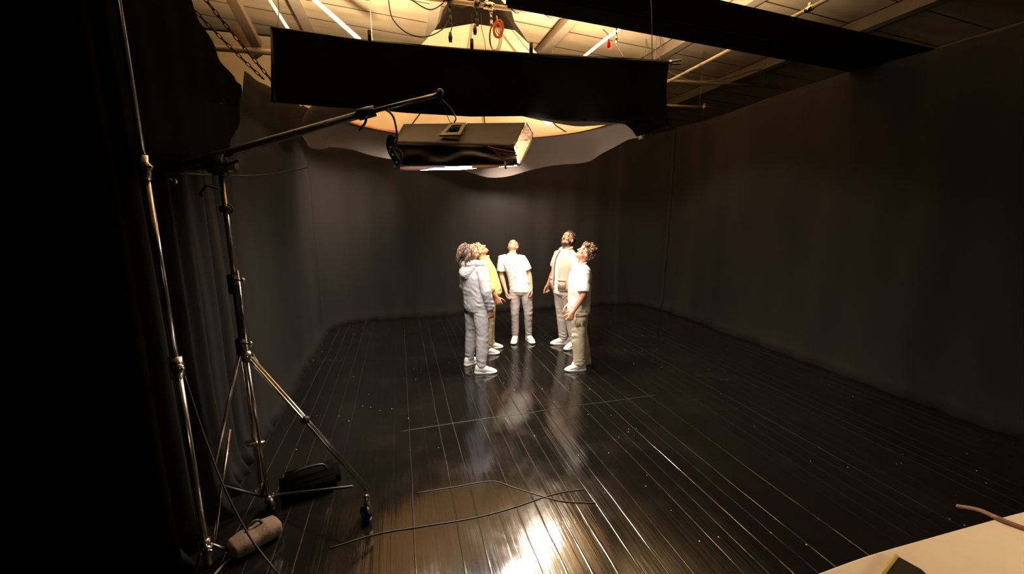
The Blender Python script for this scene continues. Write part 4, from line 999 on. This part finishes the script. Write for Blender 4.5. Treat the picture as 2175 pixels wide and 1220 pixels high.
# --- A: grey hoodie, back to the camera
def build_a(root, P_, T):
    def locs(bm, T, pts, rnd):
        for i in range(95):
            p = rnd.choice([q for q in pts if q.y < .045]); n_ = (p-Vector((0, -.015, .05))).normalized()
            w0 = T @ (p + n_*.004); out = (T.to_3x3() @ n_); L = rnd.uniform(.06, .11)
            w1 = w0 + out*.028 + Vector((0, -.012, -.01)); w2 = w0 + out*.034 + Vector((rnd.uniform(-.01, .01), -.02, -L*.55)); w3 = w0 + out*.026 + Vector((rnd.uniform(-.012, .012), -.02, -L))
            tube(bm, [w0, w1, w2, w3], [.0075, .0078, .0075, .005], 6, dome=True)
    hair_cap(root, T, M['hair_loc'], 'hair', .010, .04, 0, 0, strands=locs, back_low=-.055)
    hd_ = top_garment(root, P_, M['hoodie'], 'hoodie', [(.86, .185, .135, -.005), (.92, .205, .150, 0), (1.05, .205, .150, 0), (1.2, .205, .15, .0), (1.32, .205, .140, -.01), (1.40, .170, .115, -.01), (1.46, .11, .085, -.01), (1.50, .08, .075, -.005)],
        (1.97, [.078, .080, .076, .068, .060, .046]), 0, 0, 5, amp=.009, bands=((.98, .06, .010, .07), (1.12, .06, .006, .09)))
    bm = bmesh.new(); nk = P_['neck']   # hood bunched behind the neck
    for k in range(1):
        pts = [nk+Vector((-.105, .075, -.02)), nk+Vector((-.125, 0, .02)), nk+Vector((-.085, -.085, .02)), nk+Vector((0, -.125, .0)), nk+Vector((.085, -.085, .02)), nk+Vector((.125, 0, .02)), nk+Vector((.105, .075, -.02))]
        tube(bm, curve_pts(pts, 24), .040, 12, dome=True)
        pts = [nk+Vector((-.10, -.07, -.03)), nk+Vector((0, -.135, -.11)), nk+Vector((.10, -.07, -.03))]
        tube(bm, curve_pts(pts, 14), [.040+.025*math.sin(PI*i/14) for i in range(15)], 12, dome=True)
        ellip(bm, nk+Vector((0, -.12, -.10)), (.09, .055, .10))
    fused('hood', bm, M['hoodie'], hd_, .007, 4, wrinkle(.010, 13, 4))
    bm = bmesh.new(); hp = P_['hip']; loft(bm, [(Vector((hp.x, hp.y-.003, z)), Vector((w_, 0, 0)), Vector((0, d_, 0))) for z, w_, d_ in ((.835, .178, .130), (.85, .188, .138), (.895, .188, .138), (.905, .18, .13))], 30, p=2.3); obj('waistband', bm, M['hoodie'], hd_)
    for s in ('R', 'L'):
        el, wr = P_['elb'+s], P_['wr'+s]; bm = bmesh.new(); tube(bm, [el.lerp(wr, .88), el.lerp(wr, 1.03)], [.041, .038], 16); obj('cuff', bm, M['hoodie'], hd_)
    tr = trousers(root, P_, M['joggers'], (.112, .104, .084, .078, .066), .092, 2, 'joggers', stack=.013)
    bm = bmesh.new(); a_ = P_['hip']+Vector((.165, .045, -.04)); tube(bm, [a_, a_+Vector((.006, .01, -.12))], .005, 6); obj('pocket_zip', bm, M['tape_black'], tr)
    bm = bmesh.new(); box(bm, P_['hip']+Vector((-.10, -.108, -.085)), (.09, .012, .085), Matrix.Rotation(.5, 3, 'Y'), .004); tag_ = obj('dark_cloth_patch', bm, M['tape_black'], tr)
pa = person('man in grey hoodie and grey joggers seen from behind at left of the circle', (.95, 5.18), face_yaw(48), 1.0, M['skin_brown'],
    dict(hpitch=38, hyaw=-8, neck=Vector((.0, -.045, 1.47)), hip=Vector((0, .01, .93)), kneeR=Vector((.125, .0, .50)), kneeL=Vector((-.165, .03, .50)), ankR=Vector((.15, -.05, .085)), ankL=Vector((-.21, .02, .085)), footR=-35, footL=5,
         elbR=Vector((.255, -.03, 1.14)), wrR=Vector((.25, .045, .89)), elbL=Vector((-.265, 0, 1.15)), wrL=Vector((-.24, .14, .93)), curl=.45, hairmat=M['hair_loc']), build_a)

# --- B: pale yellow jacket, mostly hidden behind A
def build_b(root, P_, T):
    hair_cap(root, T, M['hair_blond'], 'hair', .010, .03, .0, 130, .016, 9)
    j_ = top_garment(root, P_, M['yellow'], 'jacket', [(.92, .195, .150, .02), (.97, .215, .175, .025), (1.1, .21, .17, .02), (1.25, .205, .155, .01), (1.34, .195, .14, 0), (1.41, .155, .11, -.005), (1.47, .09, .078, 0), (1.51, .078, .07, 0)],
        (1.55, [.078, .080, .078, .070, .066, .062]), 0, 0, 15, amp=.010, bands=((1.0, .06, .009, .08),))
    bm = bmesh.new(); pts = [Vector((.0, .19, .95)), Vector((0, .185, 1.1)), Vector((0, .14, 1.28)), Vector((0, .06, 1.43))]; tube(bm, curve_pts(pts, 18), .007, 6); zp = obj('zip', bm, M['white_tee'], j_); sw = zp.modifiers.new('s', 'SHRINKWRAP'); sw.target = j_; sw.offset = .003; bake(zp)
    bm = bmesh.new(); nk = P_['neck']; torus(bm, nk+Vector((0, .0, .03)), .072, .016, (0, -.2, 1), 24, 8); obj('collar', bm, M['yellow'], j_)
    trousers(root, P_, M['khaki'], (.108, .10, .085, .08, .072), .092, 12)
pb_ = person('man in pale yellow jacket half hidden behind the grey hoodie man', (1.25, 5.86), face_yaw(88), .985, M['skin_warm'],
    dict(hpitch=55, neck=Vector((0, -.05, 1.47)), hip=Vector((0, .03, .93)), footR=-5, footL=10, ankL=Vector((-.13, .03, .085)), ankR=Vector((.12, -.03, .085)), elbR=Vector((.26, .0, 1.14)), wrR=Vector((.25, .14, .93)), curl=.5, hairmat=M['hair_blond']), build_b)

# --- C: white tee facing the camera
def tee(root, P_, seed, name='tshirt', z0=.86, w_=1.0, m=None, sl=.78):
    return top_garment(root, P_, m or M['white_tee'], name, [(z0, .172*w_, .126*w_, .0), (z0+.05, .178*w_, .132*w_, 0), (1.05, .168*w_, .128*w_, .0), (1.2, .172*w_, .132*w_, .005), (1.32, .180*w_, .130*w_, 0), (1.40, .155*w_, .105*w_, -.005), (1.452, .10, .082, -.005), (1.48, .072, .07, 0)],
        (sl, [.070, .072*w_, .076*w_, .080*w_]), 0, 0, seed, amp=.007, bands=((.95, .08, .006, .10),))
def build_c(root, P_, T):
    hair_cap(root, T, M['hair_buzz'], 'hair', .0035, .045, .0)
    t_ = tee(root, P_, 21)
    # faint print on the chest: a row of marks and a tall block below
    def front(x, z): return Vector((x + P_['neck'].x*.75, .150, z))
    bm = bmesh.new(); mk = mat('faint_grey_print', (.60, .61, .54), .9)
    for (x0, z0, x1, z1) in ((-.075, 1.33, -.075, 1.255), (-.075, 1.33, -.045, 1.255), (-.045, 1.255, -.045, 1.33), (-.02, 1.33, .0, 1.29), (.02, 1.33, .0, 1.29), (0, 1.29, 0, 1.25), (.045, 1.33, .045, 1.25), (.045, 1.33, .075, 1.325), (.045, 1.29, .07, 1.29)):
        tube(bm, [front(x0, z0), front(x1, z1)], .005, 5)
    for (x0, x1) in ((-.05, -.05), (-.03, -.03), (.03, .03), (.05, .05)): tube(bm, [front(x0, 1.22), front(x1, 1.09)], .0035, 5)
    tube(bm, [front(-.05, 1.22), front(.05, 1.22)], .004, 5); tube(bm, [front(-.05, 1.09), front(.05, 1.09)], .004, 5)
    pr = obj('chest_print', bm, mk, t_); sw = pr.modifiers.new('s', 'SHRINKWRAP'); sw.target = t_; sw.offset = .003; sw.wrap_method = 'NEAREST_SURFACEPOINT'; bake(pr)
    bm = bmesh.new(); torus(bm, P_['neck']+Vector((0, .0, .008)), .068, .010, (0, .25, 1), 24, 6); obj('neckband', bm, M['white_tee'], t_)
    trousers(root, P_, M['grey_trouser'], (.104, .092, .070, .064, .056), .095, 22)
pc_ = person('man in white printed t-shirt and grey trousers facing us in the middle', (1.86, 6.23), face_yaw(188), 1.0, M['skin_pink'],
    dict(hpitch=60, hyaw=-14, hroll=8, neck=Vector((.12, -.03, 1.46)), hip=Vector((-.03, .03, .93)), kneeR=Vector((.06, .06, .50)), kneeL=Vector((-.16, .04, .50)), ankR=Vector((.055, .02, .085)), ankL=Vector((-.165, -.03, .085)), footR=-4, footL=28,
         elbR=Vector((.30, -.02, 1.12)), wrR=Vector((.20, .11, .87)), elbL=Vector((-.16, -.03, 1.15)), wrL=Vector((-.21, .06, .92)), curl=.5, hairmat=M['hair_buzz']), build_c)

# --- D: vest man
def build_d(root, P_, T):
    hair_cap(root, T, M['hair_black'], 'hair', .010, .05, .02, 60, .010, 5, back_low=-.0)
    bm = bmesh.new()   # beard: jaw shell
    def e(c, s): ellip(bm, T @ Vector(c), s, T.to_3x3(), 16, 12)
    e((0, .032, -.052), (.055, .054, .046)); e((0, .070, -.072), (.030, .026, .024))
    for s in (-1, 1): e((s*.050, .02, -.030), (.022, .034, .036)); e((s*.062, .0, .005), (.012, .018, .03))
    tube(bm, [T @ Vector((-.028, .080, -.034)), T @ Vector((0, .095, -.020)), T @ Vector((.028, .080, -.034))], .005, 6)
    fused('beard', bm, M['hair_black'], root, .005, 3)
    tee(root, P_, 31, z0=.83, w_=1.04)
    # open vest: partial shell round the torso
    bm = bmesh.new(); nk, hip = P_['neck'], P_['hip']; cols = []
    prof = [(.90, .200, .155), (1.0, .204, .160), (1.1, .202, .160), (1.2, .203, .160), (1.3, .205, .156), (1.37, .188, .140), (1.425, .145, .112), (1.465, .10, .088), (1.49, .083, .082)]
    na = 56
    for i in range(na+1):
        gap = .26; a = PI/2 + gap + (2*PI-2*gap)*i/na; col = []
        for z, hw, hd_ in prof:
            t = max(0, min(1, (z-hip.z)/(1.42-hip.z))); c = Vector((hip.x+(nk.x-hip.x)*t, hip.y+(nk.y+.01-hip.y)*t, z)); k = (abs(math.cos(a))**2.3+abs(math.sin(a))**2.3)**(-1/2.3)
            col.append(bm.verts.new(c + Vector((math.cos(a)*k*hw, math.sin(a)*k*hd_, 0))))
        cols.append(col)
    for i in range(na):
        a = PI/2 + .26 + (2*PI-.52)*(i+.5)/na
        for j in range(len(prof)-1):
            side = abs(math.cos(a)) > .93 and 4 <= j <= 5
            if not side: bm.faces.new((cols[i][j], cols[i+1][j], cols[i+1][j+1], cols[i][j+1]))
    v_ = obj('vest', bm, M['vest'], root); sm_ = v_.modifiers.new('s', 'SUBSURF'); sm_.levels = 1; s = v_.modifiers.new('t', 'SOLIDIFY'); s.thickness = .012; s.offset = 1; bake(v_)
    fn = wrinkle(.006, 9, 7); me = v_.data
    for v in me.vertices: v.co += Vector((v.co.x, v.co.y, 0)).normalized()*fn(v.co)
    bm = bmesh.new()
    for s in (-1, 1):
        pts = [nk+Vector((s*.035, .085, -.045)), nk+Vector((s*.085, .045, .015)), nk+Vector((s*.075, -.04, .035)), nk+Vector((0, -.08, .035))]
        tube(bm, curve_pts(pts, 12), .018, 8, dome=True)
    fused('vest_collar', bm, M['vest'], v_, .006, 2)
    for s in (-1, 1):
        for z, h_ in ((1.0, .14),):
            x = s*.125; bm = bmesh.new(); yy = .155 if z < 1.1 else .150
            box(bm, (x+(nk.x*.5 if z > 1.1 else 0), yy+hip.y*.5, z), (.115, .018, h_), Matrix.Rotation(-s*.42, 3, 'Z'), .005); box(bm, (x+(nk.x*.5 if z > 1.1 else 0), yy+.006+hip.y*.5, z+h_*.42), (.120, .022, .035), Matrix.Rotation(-s*.42, 3, 'Z'), .005); obj('vest_pocket', bm, M['vest'], v_)
    trousers(root, P_, M['beige'], (.108, .098, .082, .076, .070), .095, 32)
pd_ = person('tall bearded man in beige vest over white t-shirt at right of the circle', (2.46, 5.72), face_yaw(-122), 1.065, M['skin_brown'],
    dict(hpitch=32, hyaw=8, neck=Vector((.01, -.02, 1.47)), footR=-25, footL=8, ankR=Vector((.12, -.10, .085)), ankL=Vector((-.10, -.12, .085)), kneeR=Vector((.10, -.03, .50)), kneeL=Vector((-.10, -.04, .5)), hip=Vector((0, .02, .93)),
         elbR=Vector((.28, -.02, 1.15)), wrR=Vector((.31, .08, .92)), elbL=Vector((-.26, -.02, 1.14)), curl=.75), build_d)

# --- E: cream tee and cargo trousers, profile to the left
def build_e(root, P_, T):
    hair_cap(root, T, M['hair_brown'], 'hair', .018, .045, .01, 320, .021, 11, back_low=-.03)
    tee(root, P_, 41, z0=.80, w_=1.13, sl=.92)
    bm = bmesh.new(); torus(bm, P_['neck']+Vector((0, .0, .008)), .070, .011, (0, .25, 1), 24, 6); obj('neckband', bm, M['white_tee'], root)
    tr = trousers(root, P_, M['cargo'], (.115, .108, .094, .09, .082), .088, 42, 'cargo_trousers', stack=.014)
    for s in (-1, 1):
        nm = 'L' if s < 0 else 'R'; c = P_['hj'+nm].lerp(P_['knee'+nm], .42) + Vector((s*.098, .01, 0)); bm = bmesh.new()
        box(bm, c, (.028, .15, .17), bevel=.008); box(bm, c+Vector((s*.006, 0, .075)), (.03, .16, .055), bevel=.006); obj('cargo_pocket', bm, M['cargo'], tr)
pe_ = person('curly-haired man in loose cream t-shirt and khaki cargo trousers in profile', (2.33, 4.88), face_yaw(-97), .99, M['skin_pink'],
    dict(hpitch=40, neck=Vector((0, .0, 1.47)), hip=Vector((0, .02, .93)), footL=0, footR=12, ankL=Vector((-.13, .02, .085)), ankR=Vector((.10, -.13, .085)), kneeR=Vector((.10, -.04, .5)), kneeL=Vector((-.12, .05, .5)),
         elbL=Vector((-.25, .03, 1.11)), wrL=Vector((-.235, .17, .86)), elbR=Vector((.24, .0, 1.13)), wrR=Vector((.22, .09, .88)), curl=.6, hairmat=M['hair_brown']), build_e)
